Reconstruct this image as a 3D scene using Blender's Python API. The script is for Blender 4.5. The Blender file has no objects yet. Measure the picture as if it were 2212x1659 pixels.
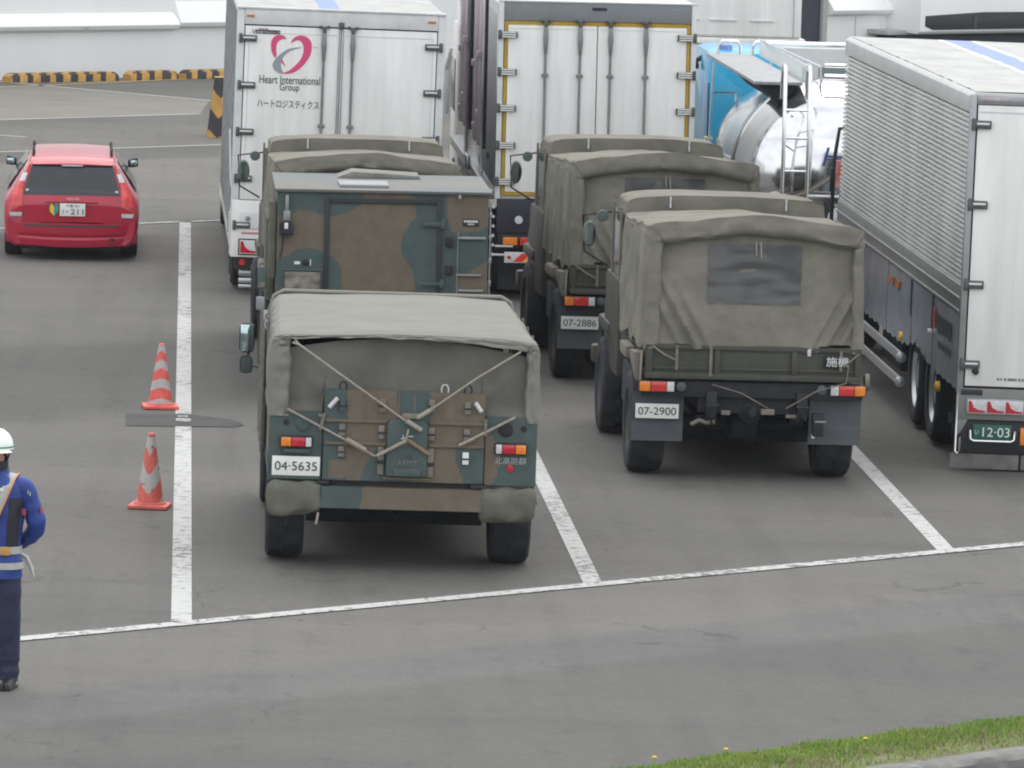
import bpy, bmesh, math, random
from mathutils import Vector, Matrix, noise
R = math.radians
sc = bpy.context.scene
col = sc.collection
rnd = random.Random(7)

# ------------------------------------------------------------ camera
cam_d = bpy.data.cameras.new('camera'); cam = bpy.data.objects.new('camera', cam_d); col.objects.link(cam)
cam_d.sensor_width = 36.0; cam_d.lens = 36.0 * 13000 / 2212
cam_d.clip_start = 1.0; cam_d.clip_end = 3000
right = Vector((0.99814031, -0.05316426, 0.02982422)); up = Vector((-0.02409217, 0.1053737, 0.99414081)); fwd = Vector((0.05599545, 0.99301055, -0.10389689))
m = Matrix((right, up, -fwd)).transposed().to_4x4(); m.translation = (0, 0, 6.3)
cam.matrix_world = m
sc.camera = cam
# ------------------------------------------------------------ overcast sky, soft sun, exposure
SUN_EL, SUN_AZ = 62.0, 15.0        # azimuth clockwise from +Y: high ahead of the camera, veiled by cloud
w = bpy.data.worlds.new('World'); sc.world = w; w.use_nodes = True
nt = w.node_tree; nt.nodes.clear()
out = nt.nodes.new('ShaderNodeOutputWorld'); bg = nt.nodes.new('ShaderNodeBackground')
sky = nt.nodes.new('ShaderNodeTexSky'); sky.sky_type = 'NISHITA'; sky.sun_disc = False
sky.sun_elevation = R(SUN_EL); sky.sun_rotation = R(SUN_AZ); sky.dust_density = 4.0; sky.air_density = 1.0
tc = nt.nodes.new('ShaderNodeTexCoord'); mp = nt.nodes.new('ShaderNodeMapping'); mp.inputs['Scale'].default_value = (1.2, 1.2, 4.0)
nz = nt.nodes.new('ShaderNodeTexNoise'); nz.inputs['Scale'].default_value = 2.2; nz.inputs['Detail'].default_value = 5
cr = nt.nodes.new('ShaderNodeValToRGB')
cr.color_ramp.elements[0].position = 0.35; cr.color_ramp.elements[0].color = (7.0, 7.2, 7.5, 1)
cr.color_ramp.elements[1].position = 0.68; cr.color_ramp.elements[1].color = (10.5, 10.6, 10.7, 1)
mx = nt.nodes.new('ShaderNodeMix'); mx.data_type = 'RGBA'; mx.inputs[0].default_value = 0.9
nt.links.new(tc.outputs['Generated'], mp.inputs['Vector']); nt.links.new(mp.outputs[0], nz.inputs['Vector'])
nt.links.new(nz.outputs['Fac'], cr.inputs['Fac'])
nt.links.new(sky.outputs[0], mx.inputs[6]); nt.links.new(cr.outputs[0], mx.inputs[7])
nt.links.new(mx.outputs[2], bg.inputs['Color']); bg.inputs['Strength'].default_value = 0.1
nt.links.new(bg.outputs[0], out.inputs['Surface'])
sun_d = bpy.data.lights.new('sun', 'SUN'); sun = bpy.data.objects.new('sun', sun_d); col.objects.link(sun)
sun_d.energy = 0.8; sun_d.angle = R(50); sun_d.color = (1.0, 0.97, 0.92)
sd = Vector((math.sin(R(SUN_AZ)) * math.cos(R(SUN_EL)), math.cos(R(SUN_AZ)) * math.cos(R(SUN_EL)), math.sin(R(SUN_EL))))
sun.rotation_euler = (-sd).to_track_quat('-Z', 'Y').to_euler(); sun.location = (0, 0, 60)
sc.view_settings.view_transform = 'Standard'; sc.view_settings.look = 'None'; sc.view_settings.gamma = 1.0
sc.view_settings.exposure = 0.82
sc.cycles.filter_width = 2.0
sc.cycles.max_bounces = 8

# ------------------------------------------------------------ materials
MATS = {}
def base_mat(name, color, rough=0.6, metal=0.0, var=0.0, vscale=6.0, bump=0.0, bscale=40.0, color2=None, vth=(0.35, 0.65), spec=0.5, stretch=(1, 1, 1), coat=0.0, rvar=0.0, trans=0.0):
    if name in MATS: return MATS[name]
    mt = bpy.data.materials.new(name); mt.use_nodes = True
    n = mt.node_tree.nodes; l = mt.node_tree.links
    b = n['Principled BSDF']
    b.inputs['Base Color'].default_value = (*color, 1); b.inputs['Roughness'].default_value = rough
    b.inputs['Metallic'].default_value = metal; b.inputs['Specular IOR Level'].default_value = spec
    b.inputs['Coat Weight'].default_value = coat; b.inputs['Transmission Weight'].default_value = trans
    c = n.new('ShaderNodeTexCoord'); mpn = n.new('ShaderNodeMapping'); mpn.inputs['Scale'].default_value = stretch
    l.new(c.outputs['Object'], mpn.inputs['Vector'])
    if var > 0 or color2:
        t = n.new('ShaderNodeTexNoise'); t.inputs['Scale'].default_value = vscale; t.inputs['Detail'].default_value = 6; t.inputs['Roughness'].default_value = 0.6
        l.new(mpn.outputs[0], t.inputs['Vector'])
        r = n.new('ShaderNodeValToRGB'); r.color_ramp.elements[0].position = vth[0]; r.color_ramp.elements[1].position = vth[1]
        c2 = color2 or tuple(x * (1 - var) for x in color)
        c1 = color if color2 else tuple(min(1, x * (1 + var * 0.4)) for x in color)
        r.color_ramp.elements[0].color = (*c2, 1); r.color_ramp.elements[1].color = (*c1, 1)
        l.new(t.outputs['Fac'], r.inputs['Fac']); l.new(r.outputs['Color'], b.inputs['Base Color'])
        if rvar > 0:
            mr = n.new('ShaderNodeMapRange'); mr.inputs[3].default_value = rough + rvar; mr.inputs[4].default_value = max(0.02, rough - rvar)
            l.new(t.outputs['Fac'], mr.inputs[0]); l.new(mr.outputs[0], b.inputs['Roughness'])
    if bump > 0:
        t2 = n.new('ShaderNodeTexNoise'); t2.inputs['Scale'].default_value = bscale; t2.inputs['Detail'].default_value = 4
        l.new(mpn.outputs[0], t2.inputs['Vector'])
        bp = n.new('ShaderNodeBump'); bp.inputs['Strength'].default_value = bump; bp.inputs['Distance'].default_value = 0.02
        l.new(t2.outputs['Fac'], bp.inputs['Height']); l.new(bp.outputs[0], b.inputs['Normal'])
    MATS[name] = mt
    return mt
M_white = base_mat('truck_white', (0.80, 0.805, 0.785), 0.35, var=0.11, vscale=1.6, stretch=(3.2, 1, 0.4), bump=0.03, bscale=1.5)
M_whitedirty = base_mat('sealed_white_frame', (0.64, 0.66, 0.66), 0.4, var=0.12, vscale=4)
M_galv = base_mat('galvanised_grey', (0.33, 0.34, 0.35), 0.45, 0.6, var=0.2, vscale=8)
M_hdr = base_mat('grey_header', (0.20, 0.215, 0.225), 0.5, var=0.08, vscale=3)
M_steel = base_mat('brushed_steel', (0.55, 0.56, 0.57), 0.28, 1.0, var=0.12, vscale=5, bump=0.04, bscale=12)
M_alu = base_mat('corrugated_aluminium', (0.66, 0.68, 0.665), 0.45, 0.35, var=0.16, vscale=0.9, stretch=(1, 1, 0.6))
M_alutop = base_mat('roof_aluminium', (0.40, 0.405, 0.39), 0.55, 0.2, var=0.16, vscale=3.0, stretch=(1, 0.4, 1), bump=0.10, bscale=4)
M_mirrorpanel = base_mat('polished_panel', (0.42, 0.44, 0.46), 0.16, 1.0, var=0.08, vscale=3, bump=0.04, bscale=2.0)
M_skirt = base_mat('polished_dark_skirt', (0.30, 0.34, 0.385), 0.25, 0.25, var=0.15, vscale=2.5, bump=0.05, bscale=3)
M_chrome = base_mat('chrome', (0.70, 0.71, 0.72), 0.12, 1.0, var=0.06, vscale=2, bump=0.015, bscale=3)
M_chromebar = base_mat('chrome_tube', (0.80, 0.81, 0.82), 0.2, 1.0)
M_hinge = base_mat('hinge_steel', (0.10, 0.11, 0.108), 0.45, 0.3, var=0.3, vscale=20)
M_hlite = base_mat('hinge_highlight', (0.72, 0.73, 0.72), 0.35, 0.4)
M_bar = base_mat('locking_bar_steel', (0.24, 0.25, 0.245), 0.45, 0.5, var=0.15, vscale=10)
M_rubber = base_mat('tyre_rubber', (0.022, 0.024, 0.030), 0.85, var=0.35, vscale=9, bump=0.2, bscale=60)
M_black = base_mat('black_paint', (0.013, 0.014, 0.018), 0.55, var=0.3, vscale=6)
M_dark = base_mat('dark_chassis', (0.018, 0.021, 0.027), 0.75, var=0.4, vscale=7)
M_flap = base_mat('mud_flap_rubber', (0.085, 0.098, 0.112), 0.6, var=0.25, vscale=4, color2=(0.07, 0.08, 0.09))
M_greyflap = base_mat('grey_mud_flap', (0.16, 0.155, 0.145), 0.7, var=0.3, vscale=6)
M_rim = base_mat('wheel_silver', (0.62, 0.63, 0.64), 0.35, 0.6)
M_odrim = base_mat('wheel_olive', (0.05, 0.055, 0.045), 0.7)
M_green = base_mat('camouflage_green', (0.060, 0.090, 0.088), 0.62, var=0.15, vscale=7, rvar=0.1)
M_brown = base_mat('camouflage_brown', (0.142, 0.116, 0.084), 0.66, var=0.14, vscale=7, rvar=0.1)
M_od = base_mat('olive_drab_paint', (0.055, 0.058, 0.046), 0.6, var=0.2, vscale=5)
M_canvas = base_mat('olive_canvas', (0.205, 0.197, 0.165), 0.85, var=0.22, vscale=2.2, bump=0.6, bscale=9, spec=0.2)
M_canvasb = base_mat('faded_canvas', (0.215, 0.210, 0.190), 0.8, var=0.10, vscale=2.2, bump=0.18, bscale=5, spec=0.25)
M_curtain = base_mat('curtain_canvas', (0.155, 0.152, 0.134), 0.85, var=0.16, vscale=2.5, bump=0.25, bscale=4, spec=0.2)
M_bagc = base_mat('bag_canvas', (0.135, 0.140, 0.112), 0.85, var=0.25, vscale=5, bump=0.4, bscale=9, spec=0.2)
M_vinyl = base_mat('clear_vinyl_window', (0.058, 0.062, 0.062), 0.3, var=0.5, vscale=4, stretch=(0.5, 1, 2.0), bump=0.35, bscale=5, color2=(0.078, 0.082, 0.082), vth=(0.5, 0.62))
M_glass = base_mat('dark_glass', (0.032, 0.036, 0.042), 0.12, spec=0.45, var=0.2, vscale=2)
M_rope = base_mat('pale_rope', (0.33, 0.30, 0.25), 0.9, var=0.2, vscale=30)
M_strap = base_mat('webbing_strap', (0.20, 0.183, 0.155), 0.9, var=0.25, vscale=25)
M_brownstrap = base_mat('brown_strap', (0.25, 0.17, 0.11), 0.9, var=0.2, vscale=25)
M_amber = base_mat('amber_lens', (0.80, 0.23, 0.02), 0.2, coat=0.5, var=0.2, vscale=22)
M_red = base_mat('red_lens', (0.50, 0.015, 0.03), 0.2, coat=0.5, var=0.25, vscale=18)
M_redl = base_mat('bright_red_lens', (0.62, 0.035, 0.03), 0.15, coat=0.6, var=0.2, vscale=14)
M_clear = base_mat('clear_lens', (0.62, 0.62, 0.64), 0.2, coat=0.3, var=0.2, vscale=25)
M_plate = base_mat('number_plate_white', (0.78, 0.79, 0.76), 0.45, var=0.05, vscale=9)
M_plateg = base_mat('number_plate_green', (0.012, 0.10, 0.07), 0.4)
M_ink = base_mat('plate_ink', (0.03, 0.055, 0.05), 0.5)
M_letter = base_mat('black_lettering', (0.045, 0.045, 0.047), 0.5)
M_wlet = base_mat('white_lettering', (0.72, 0.74, 0.74), 0.5)
M_greylet = base_mat('grey_lettering', (0.14, 0.15, 0.155), 0.5)
M_pink = base_mat('pink_logo', (0.66, 0.065, 0.20), 0.4)
M_logogrey = base_mat('grey_logo', (0.28, 0.30, 0.34), 0.4)
M_yel = base_mat('yellow_seal', (0.46, 0.29, 0.02), 0.6, var=0.2, vscale=6)
M_hazy = base_mat('hazard_yellow', (0.52, 0.29, 0.065), 0.6, var=0.25, vscale=5)
M_hazk = base_mat('hazard_black', (0.042, 0.042, 0.048), 0.7, var=0.3, vscale=5)
M_refy = base_mat('reflector_yellow', (0.80, 0.52, 0.03), 0.35)
M_refr = base_mat('reflector_red', (0.66, 0.05, 0.03), 0.35)
M_blue = base_mat('cab_blue', (0.03, 0.42, 0.72), 0.3, coat=0.4, var=0.12, vscale=2)
M_stripe = base_mat('roof_stripe_blue', (0.20, 0.28, 0.52), 0.5, var=0.12, vscale=3)
M_maroon = base_mat('mauve_bar', (0.50, 0.42, 0.47), 0.4, 0.1, var=0.3, vscale=3, stretch=(6, 6, 0.5))
M_carred = base_mat('car_red', (0.43, 0.010, 0.042), 0.28, coat=0.45, var=0.08, vscale=2)
M_cone = base_mat('cone_orange', (0.70, 0.115, 0.095), 0.55, var=0.16, vscale=14, rvar=0.1)
M_cone2 = base_mat('cone_faded_orange', (0.60, 0.125, 0.10), 0.6, var=0.2, vscale=14)
M_coneb = base_mat('cone_grey_band', (0.44, 0.42, 0.41), 0.6, var=0.18, vscale=16)
M_coneb2 = base_mat('cone_scuffed_band', (0.42, 0.40, 0.385), 0.6, color2=(0.09, 0.085, 0.08), vscale=22, vth=(0.36, 0.42))
M_skin = base_mat('skin', (0.52, 0.30, 0.22), 0.55, var=0.08, vscale=20)
M_hair = base_mat('black_hair', (0.02, 0.018, 0.018), 0.6)
M_jacket = base_mat('blue_jacket', (0.022, 0.055, 0.27), 0.6, var=0.25, vscale=9, bump=0.5, bscale=10)
M_jacketk = base_mat('dark_jacket_panel', (0.018, 0.02, 0.03), 0.7, var=0.2, vscale=9, bump=0.4, bscale=12)
M_navy = base_mat('navy_trousers', (0.016, 0.024, 0.060), 0.75, var=0.3, vscale=8, bump=0.5, bscale=9)
M_refl = base_mat('grey_reflective_tape', (0.42, 0.43, 0.42), 0.5, var=0.1, vscale=20)
M_orange = base_mat('orange_piping', (0.75, 0.30, 0.05), 0.6)
M_helmet = base_mat('white_helmet', (0.80, 0.82, 0.80), 0.3)
M_hgreen = base_mat('green_stripe', (0.02, 0.30, 0.09), 0.4)
M_shoe = base_mat('black_shoe', (0.012, 0.012, 0.014), 0.5)
M_hull = base_mat('ship_white', (0.87, 0.885, 0.88), 0.42, var=0.05, vscale=0.5, bump=0.06, bscale=0.4, stretch=(1, 1, 0.4))
M_belt = base_mat('ship_belting_white', (0.90, 0.91, 0.90), 0.5, color2=(0.50, 0.49, 0.44), vscale=1.6, vth=(0.27, 0.36), stretch=(1, 1, 5))
M_shipgrey = base_mat('ship_grey_edge', (0.42, 0.43, 0.43), 0.6, var=0.15, vscale=2)
M_navywall = base_mat('ship_navy', (0.03, 0.036, 0.055), 0.6)
M_concrete = base_mat('quay_concrete', (0.26, 0.25, 0.23), 0.85, var=0.25, vscale=2, bump=0.2, bscale=15)
M_kerb = base_mat('kerb_concrete', (0.21, 0.205, 0.195), 0.9, var=0.3, vscale=5, bump=0.6, bscale=14, color2=(0.13, 0.13, 0.125))
M_soil = base_mat('verge_soil', (0.17, 0.15, 0.105), 0.95, var=0.4, vscale=9, bump=0.6, bscale=20, color2=(0.12, 0.16, 0.05))
M_grass = base_mat('grass_blade', (0.30, 0.42, 0.09), 0.7, color2=(0.20, 0.32, 0.07), vscale=2.2, vth=(0.38, 0.62), spec=0.2)
M_drygrass = base_mat('dry_grass_blade', (0.36, 0.32, 0.19), 0.8, var=0.2, vscale=6, spec=0.2)
M_petal = base_mat('dandelion_yellow', (0.62, 0.42, 0.06), 0.6)
M_water = base_mat('harbour_water', (0.02, 0.035, 0.04), 0.1, bump=0.5, bscale=1.2)
M_patch = base_mat('patch_asphalt', (0.064, 0.061, 0.061), 0.9, var=0.2, vscale=4, bump=0.3, bscale=60)

def asphalt_mat():
    mt = bpy.data.materials.new('asphalt'); mt.use_nodes = True
    n = mt.node_tree.nodes; l = mt.node_tree.links; b = n['Principled BSDF']
    b.inputs['Roughness'].default_value = 0.85; b.inputs['Specular IOR Level'].default_value = 0.3
    c = n.new('ShaderNodeTexCoord')
    def noise_(scale, detail=5, stretch=None, rot=0, rough=0.55):
        t = n.new('ShaderNodeTexNoise'); t.inputs['Scale'].default_value = scale; t.inputs['Detail'].default_value = detail; t.inputs['Roughness'].default_value = rough
        if stretch:
            mpn = n.new('ShaderNodeMapping'); mpn.inputs['Scale'].default_value = stretch; mpn.inputs['Rotation'].default_value = (0, 0, rot)
            l.new(c.outputs['Object'], mpn.inputs['Vector']); l.new(mpn.outputs[0], t.inputs['Vector'])
        else: l.new(c.outputs['Object'], t.inputs['Vector'])
        return t.outputs['Fac']
    def math_(op, a, bb=None, cc=None):
        x = n.new('ShaderNodeMath'); x.operation = op
        for i, v in enumerate((a, bb, cc)):
            if v is None: continue
            if isinstance(v, (int, float)): x.inputs[i].default_value = v
            else: l.new(v, x.inputs[i])
        return x.outputs[0]
    def ramp(fac, stops):
        r = n.new('ShaderNodeValToRGB'); e = r.color_ramp.elements
        while len(e) < len(stops): e.new(0.5)
        for k, (p, cc) in enumerate(stops):
            e[k].position = p; e[k].color = (*cc, 1)
        l.new(fac, r.inputs['Fac']); return r.outputs['Color']
    def mul(a, bcol, fac=1.0):
        x = n.new('ShaderNodeMix'); x.data_type = 'RGBA'; x.blend_type = 'MULTIPLY'; x.inputs[0].default_value = fac
        l.new(a, x.inputs[6]); l.new(bcol, x.inputs[7]); return x.outputs[2]
    dp = n.new('ShaderNodeVectorMath'); dp.operation = 'DOT_PRODUCT'; dp.inputs[1].default_value = (-0.63, 0.777, 0)
    l.new(c.outputs['Object'], dp.inputs[0])
    u = math_('ADD', dp.outputs['Value'], math_('MULTIPLY', math_('SUBTRACT', noise_(0.8, 4), 0.5), 0.3))
    un = math_('DIVIDE', math_('SUBTRACT', u, 25.0), 67.0)
    def U(x): return (x - 25.0) / 67.0
    A = (0.215, 0.211, 0.199)
    g = lambda v, w_=0.0: (1.13 * v * (1 + w_ * .5), 1.13 * v, 1.13 * v * (1 - w_ * 1.7))
    base = ramp(un, [(0.0, g(.091, .010)), (U(30.22), g(.093, .008)), (U(30.34), g(.110, .0)), (U(31.30), g(.112, .0)), (U(31.42), g(.127, .025)), (U(33.3), g(.127, .025)), (U(33.6), g(.106, .025)),
                     (U(43.9), g(.108, .025)), (U(44.9), g(.080, .02)), (U(49.4), g(.083, .02)), (U(50.0), g(.104, .025)), (U(60.0), g(.122, .03)), (U(71.5), g(.134, .03)),
                     (U(72.0), g(.094, .02)), (U(73.9), g(.096, .02)), (U(74.2), g(.124, .03)), (U(79.5), g(.110, .02)), (1.0, g(.118, .02))])
    big = ramp(noise_(0.35, 6, (0.6, 1.0, 1), 0.3), [(0.3, (0.86, 0.86, 0.87)), (0.62, (1.05, 1.04, 1.02))])
    streak = ramp(noise_(0.55, 4, (0.45, 1.8, 1), -0.68), [(0.30, (0.88, 0.87, 0.88)), (0.46, (1, 1, 1)), (0.75, (1.04, 1.04, 1.03))])
    tracks = ramp(noise_(1.0, 3, (2.6, 0.12, 1), 0.0), [(0.3, (0.86, 0.86, 0.87)), (0.5, (1, 1, 1))])
    mott = ramp(noise_(7, 6, None, 0, 0.7), [(0.3, (0.90, 0.90, 0.905)), (0.7, (1.07, 1.065, 1.05))])
    grain = ramp(noise_(85, 3, None, 0, 0.8), [(0.25, (0.76, 0.76, 0.76)), (0.75, (1.24, 1.23, 1.21))])
    oil = ramp(noise_(1.7, 5, (1.4, 0.7, 1), 0.1), [(0.27, (0.80, 0.80, 0.81)), (0.40, (1, 1, 1))])
    coarse = ramp(noise_(24, 4, None, 0, 0.75), [(0.28, (0.86, 0.86, 0.86)), (0.72, (1.13, 1.125, 1.11))])
    specks = ramp(noise_(42, 2), [(0.70, (1, 1, 1)), (0.76, (1.7, 1.68, 1.6))])
    x = base
    for y, fa in ((big, 1), (streak, 0.85), (tracks, 0.8), (mott, 1), (grain, 1), (specks, 0.8), (oil, 1), (coarse, 1)): x = mul(x, y, fa)
    # hairline cracks, broken up by noise
    wn = n.new('ShaderNodeTexNoise'); wn.inputs['Scale'].default_value = 1.6; wn.inputs['Detail'].default_value = 5
    l.new(c.outputs['Object'], wn.inputs['Vector'])
    wv = n.new('ShaderNodeVectorMath'); wv.operation = 'MULTIPLY_ADD'; wv.inputs[1].default_value = (0.9, 0.9, 0)
    l.new(wn.outputs['Color'], wv.inputs[0]); l.new(c.outputs['Object'], wv.inputs[2])
    vo = n.new('ShaderNodeTexVoronoi'); vo.feature = 'DISTANCE_TO_EDGE'; vo.inputs['Scale'].default_value = 0.5
    l.new(wv.outputs[0], vo.inputs['Vector'])
    line = math_('LESS_THAN', vo.outputs['Distance'], 0.0055)
    msk = math_('GREATER_THAN', noise_(0.55, 3), 0.565)
    crk = math_('MULTIPLY', line, math_('MULTIPLY', msk, 0.40))
    mk = n.new('ShaderNodeMix'); mk.data_type = 'RGBA'; l.new(crk, mk.inputs[0]); l.new(x, mk.inputs[6]); mk.inputs[7].default_value = (0.035, 0.036, 0.04, 1)
    l.new(mk.outputs[2], b.inputs['Base Color'])
    bp = n.new('ShaderNodeBump'); bp.inputs['Strength'].default_value = 0.35; bp.inputs['Distance'].default_value = 0.01
    l.new(noise_(70, 3, None, 0, 0.8), bp.inputs['Height']); l.new(bp.outputs[0], b.inputs['Normal'])
    return mt
M_asphalt = asphalt_mat()

def line_mat(name, wear, col1, scale, stretch, rot):
    mt = bpy.data.materials.new(name); mt.use_nodes = True
    n = mt.node_tree.nodes; l = mt.node_tree.links; b = n['Principled BSDF']; b.inputs['Roughness'].default_value = 0.7
    c = n.new('ShaderNodeTexCoord'); mpn = n.new('ShaderNodeMapping'); mpn.inputs['Scale'].default_value = stretch; mpn.inputs['Rotation'].default_value = (0, 0, rot)
    l.new(c.outputs['Object'], mpn.inputs['Vector'])
    t = n.new('ShaderNodeTexNoise'); t.inputs['Scale'].default_value = scale; t.inputs['Detail'].default_value = 7; t.inputs['Roughness'].default_value = 0.72; t.inputs['Distortion'].default_value = 0.8
    l.new(mpn.outputs[0], t.inputs['Vector'])
    t2 = n.new('ShaderNodeTexNoise'); t2.inputs['Scale'].default_value = 0.35; t2.inputs['Detail'].default_value = 3
    l.new(c.outputs['Object'], t2.inputs['Vector'])
    a = n.new('ShaderNodeMath'); a.operation = 'MULTIPLY_ADD'; a.inputs[1].default_value = 0.35; l.new(t2.outputs['Fac'], a.inputs[0]); l.new(t.outputs['Fac'], a.inputs[2])
    r = n.new('ShaderNodeValToRGB'); r.color_ramp.elements[0].position = wear; r.color_ramp.elements[0].color = (0.155, 0.152, 0.145, 1)
    r.color_ramp.elements[1].position = wear + 0.035; r.color_ramp.elements[1].color = (*col1, 1)
    l.new(a.outputs[0], r.inputs['Fac']); l.new(r.outputs[0], b.inputs['Base Color'])
    return mt
M_line = line_mat('worn_white_paint', 0.60, (0.44, 0.445, 0.435), 11, (1.0, 1.3, 1), 0.0)
M_line2 = line_mat('chipped_white_paint', 0.615, (0.45, 0.455, 0.445), 9, (1.2, 1.0, 1), -0.68)
M_line3 = line_mat('faint_white_paint', 0.52, (0.33, 0.325, 0.305), 5, (1, 1, 1), 0)
M_yline = line_mat('yellow_paint', 0.5, (0.40, 0.29, 0.09), 4, (1, 1, 1), 0)

# ------------------------------------------------------------ mesh helpers
class MB:
    def __init__(s): s.b = bmesh.new()
    def _faces(s, fs, mi):
        for f in fs: f.material_index = mi
    def poly(s, pts, mi=0):
        f = s.b.faces.new([s.b.verts.new(p) for p in pts]); f.material_index = mi; return s
    def box(s, x0, x1, y0, y1, z0, z1, bev=0.0, mi=0, seg=2):
        vs = [s.b.verts.new((x, y, z)) for x in (x0, x1) for y in (y0, y1) for z in (z0, z1)]
        idx = [(0, 1, 3, 2), (4, 6, 7, 5), (0, 4, 5, 1), (2, 3, 7, 6), (0, 2, 6, 4), (1, 5, 7, 3)]
        fs = [s.b.faces.new([vs[i] for i in q]) for q in idx]
        s._faces(fs, mi)
        if bev > 0:
            es = list({e for f in fs for e in f.edges})
            bmesh.ops.bevel(s.b, geom=es, offset=bev, segments=seg, affect='EDGES', profile=0.6, material=-1)
        return s
    def hexa(s, p, bev=0.0, mi=0, seg=2):   # p: 8 points, bottom 4 (ccw) then top 4
        vs = [s.b.verts.new(q) for q in p]
        fs = [s.b.faces.new([vs[i] for i in q]) for q in ((3, 2, 1, 0), (4, 5, 6, 7), (0, 1, 5, 4), (1, 2, 6, 5), (2, 3, 7, 6), (3, 0, 4, 7))]
        s._faces(fs, mi)
        if bev > 0:
            es = list({e for f in fs for e in f.edges})
            bmesh.ops.bevel(s.b, geom=es, offset=bev, segments=seg, affect='EDGES', profile=0.6, material=-1)
        return s
    def prism(s, pts2, y0, y1, mi=0, axis='y', bev=0.0):  # outline in (x,z) extruded along y  (axis 'x': outline (y,z); axis 'z': outline (x,y))
        def P(a, bb, t):
            return (a, t, bb) if axis == 'y' else ((t, a, bb) if axis == 'x' else (a, bb, t))
        A = [s.b.verts.new(P(a, bb, y0)) for a, bb in pts2]; B = [s.b.verts.new(P(a, bb, y1)) for a, bb in pts2]
        n = len(pts2)
        fs = [s.b.faces.new(A), s.b.faces.new(list(reversed(B)))]
        for i in range(n): fs.append(s.b.faces.new([A[i], B[i], B[(i + 1) % n], A[(i + 1) % n]]))
        s._faces(fs, mi)
        if bev > 0:
            es = list({e for f in fs for e in f.edges})
            bmesh.ops.bevel(s.b, geom=es, offset=bev, segments=2, affect='EDGES', profile=0.6, material=-1)
        return s
    def tube(s, pts, r, n=8, mi=0, cap=True):
        pts = [Vector(p) for p in pts]; rr = r if isinstance(r, (list, tuple)) else [r] * len(pts)
        rings = []; ref = None
        for i, p in enumerate(pts):
            t = (pts[min(i + 1, len(pts) - 1)] - pts[max(i - 1, 0)]).normalized()
            if ref is None: ref = Vector((0, 0, 1)) if abs(t.z) < 0.9 else Vector((0, 1, 0))
            a = t.cross(ref); a = a.normalized() if a.length > 1e-5 else t.orthogonal().normalized(); bb = t.cross(a); pass
            rings.append([s.b.verts.new(p + (a * math.cos(2 * math.pi * k / n) + bb * math.sin(2 * math.pi * k / n)) * rr[i]) for k in range(n)])
        for i in range(len(rings) - 1):
            for k in range(n):
                f = s.b.faces.new([rings[i][k], rings[i][(k + 1) % n], rings[i + 1][(k + 1) % n], rings[i + 1][k]]); f.material_index = mi
        if cap and n > 2:
            f = s.b.faces.new(rings[0][::-1]); f.material_index = mi
            f = s.b.faces.new(rings[-1]); f.material_index = mi
        return s
    def rings(s, rl, mi=0, closed=True, cap=True):
        R_ = [[s.b.verts.new(p) for p in ring] for ring in rl]; n = len(R_[0])
        for i in range(len(R_) - 1):
            for k in range(n if closed else n - 1):
                f = s.b.faces.new([R_[i][k], R_[i][(k + 1) % n], R_[i + 1][(k + 1) % n], R_[i + 1][k]]); f.material_index = mi(i, k) if callable(mi) else mi
        if cap and closed:
            for q in (R_[0][::-1], R_[-1]):
                f = s.b.faces.new(q); f.material_index = 0 if callable(mi) else mi
        return s
    def lathe(s, prof, axis='y', c=(0, 0, 0), n=32, mi=0, mod=None):   # prof: (along, radius)
        rl = []
        for i, (a, r) in enumerate(prof):
            ring = []
            for k in range(n):
                t = 2 * math.pi * k / n; q = max(r, 1e-4) * (mod(i, k) if mod else 1)
                p, o = q * math.cos(t), q * math.sin(t)
                ring.append((c[0] + (a if axis == 'x' else p), c[1] + (a if axis == 'y' else (p if axis == 'x' else o)), c[2] + (a if axis == 'z' else o)))
            rl.append(ring)
        return s.rings(rl, mi)
    def grid(s, fn, nu, nv, mi=0):
        V = [[s.b.verts.new(fn(i / nu, j / nv)) for j in range(nv + 1)] for i in range(nu + 1)]
        for i in range(nu):
            for j in range(nv):
                f = s.b.faces.new([V[i][j], V[i + 1][j], V[i + 1][j + 1], V[i][j + 1]])
                f.material_index = mi((i + .5) / nu, (j + .5) / nv) if callable(mi) else mi
        return s
    def build(s, name, mats, parent=None, smooth=35, loc=None):
        bmesh.ops.recalc_face_normals(s.b, faces=s.b.faces)
        me = bpy.data.meshes.new(name); s.b.to_mesh(me); s.b.free()
        for mt in (mats if isinstance(mats, (list, tuple)) else [mats]): me.materials.append(mt)
        if smooth:
            me.polygons.foreach_set('use_smooth', [True] * len(me.polygons))
            me.set_sharp_from_angle(angle=R(smooth))
        o = bpy.data.objects.new(name, me); col.objects.link(o)
        if parent: o.parent = parent
        if loc: o.location = loc
        return o
def tag(o, label=None, cat=None, group=None, kind=None):
    if label: o['label'] = label
    if cat: o['category'] = cat
    if group: o['group'] = group
    if kind: o['kind'] = kind
    return o
def empty(name, loc, label, cat, group=None, rz=0.0, tilt=0.0):
    o = bpy.data.objects.new(name, None); col.objects.link(o); o.location = loc; o.rotation_euler = (0, tilt, rz); o.empty_display_size = 0.3
    return tag(o, label, cat, group)
def kids(o): return [c for c in bpy.data.objects if c.parent is o]
def copy_tree(o, parent=None):
    ch = kids(o); c = o.copy(); col.objects.link(c)
    if parent: c.parent = parent
    for k in ch: copy_tree(k, c)
    return c
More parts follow.
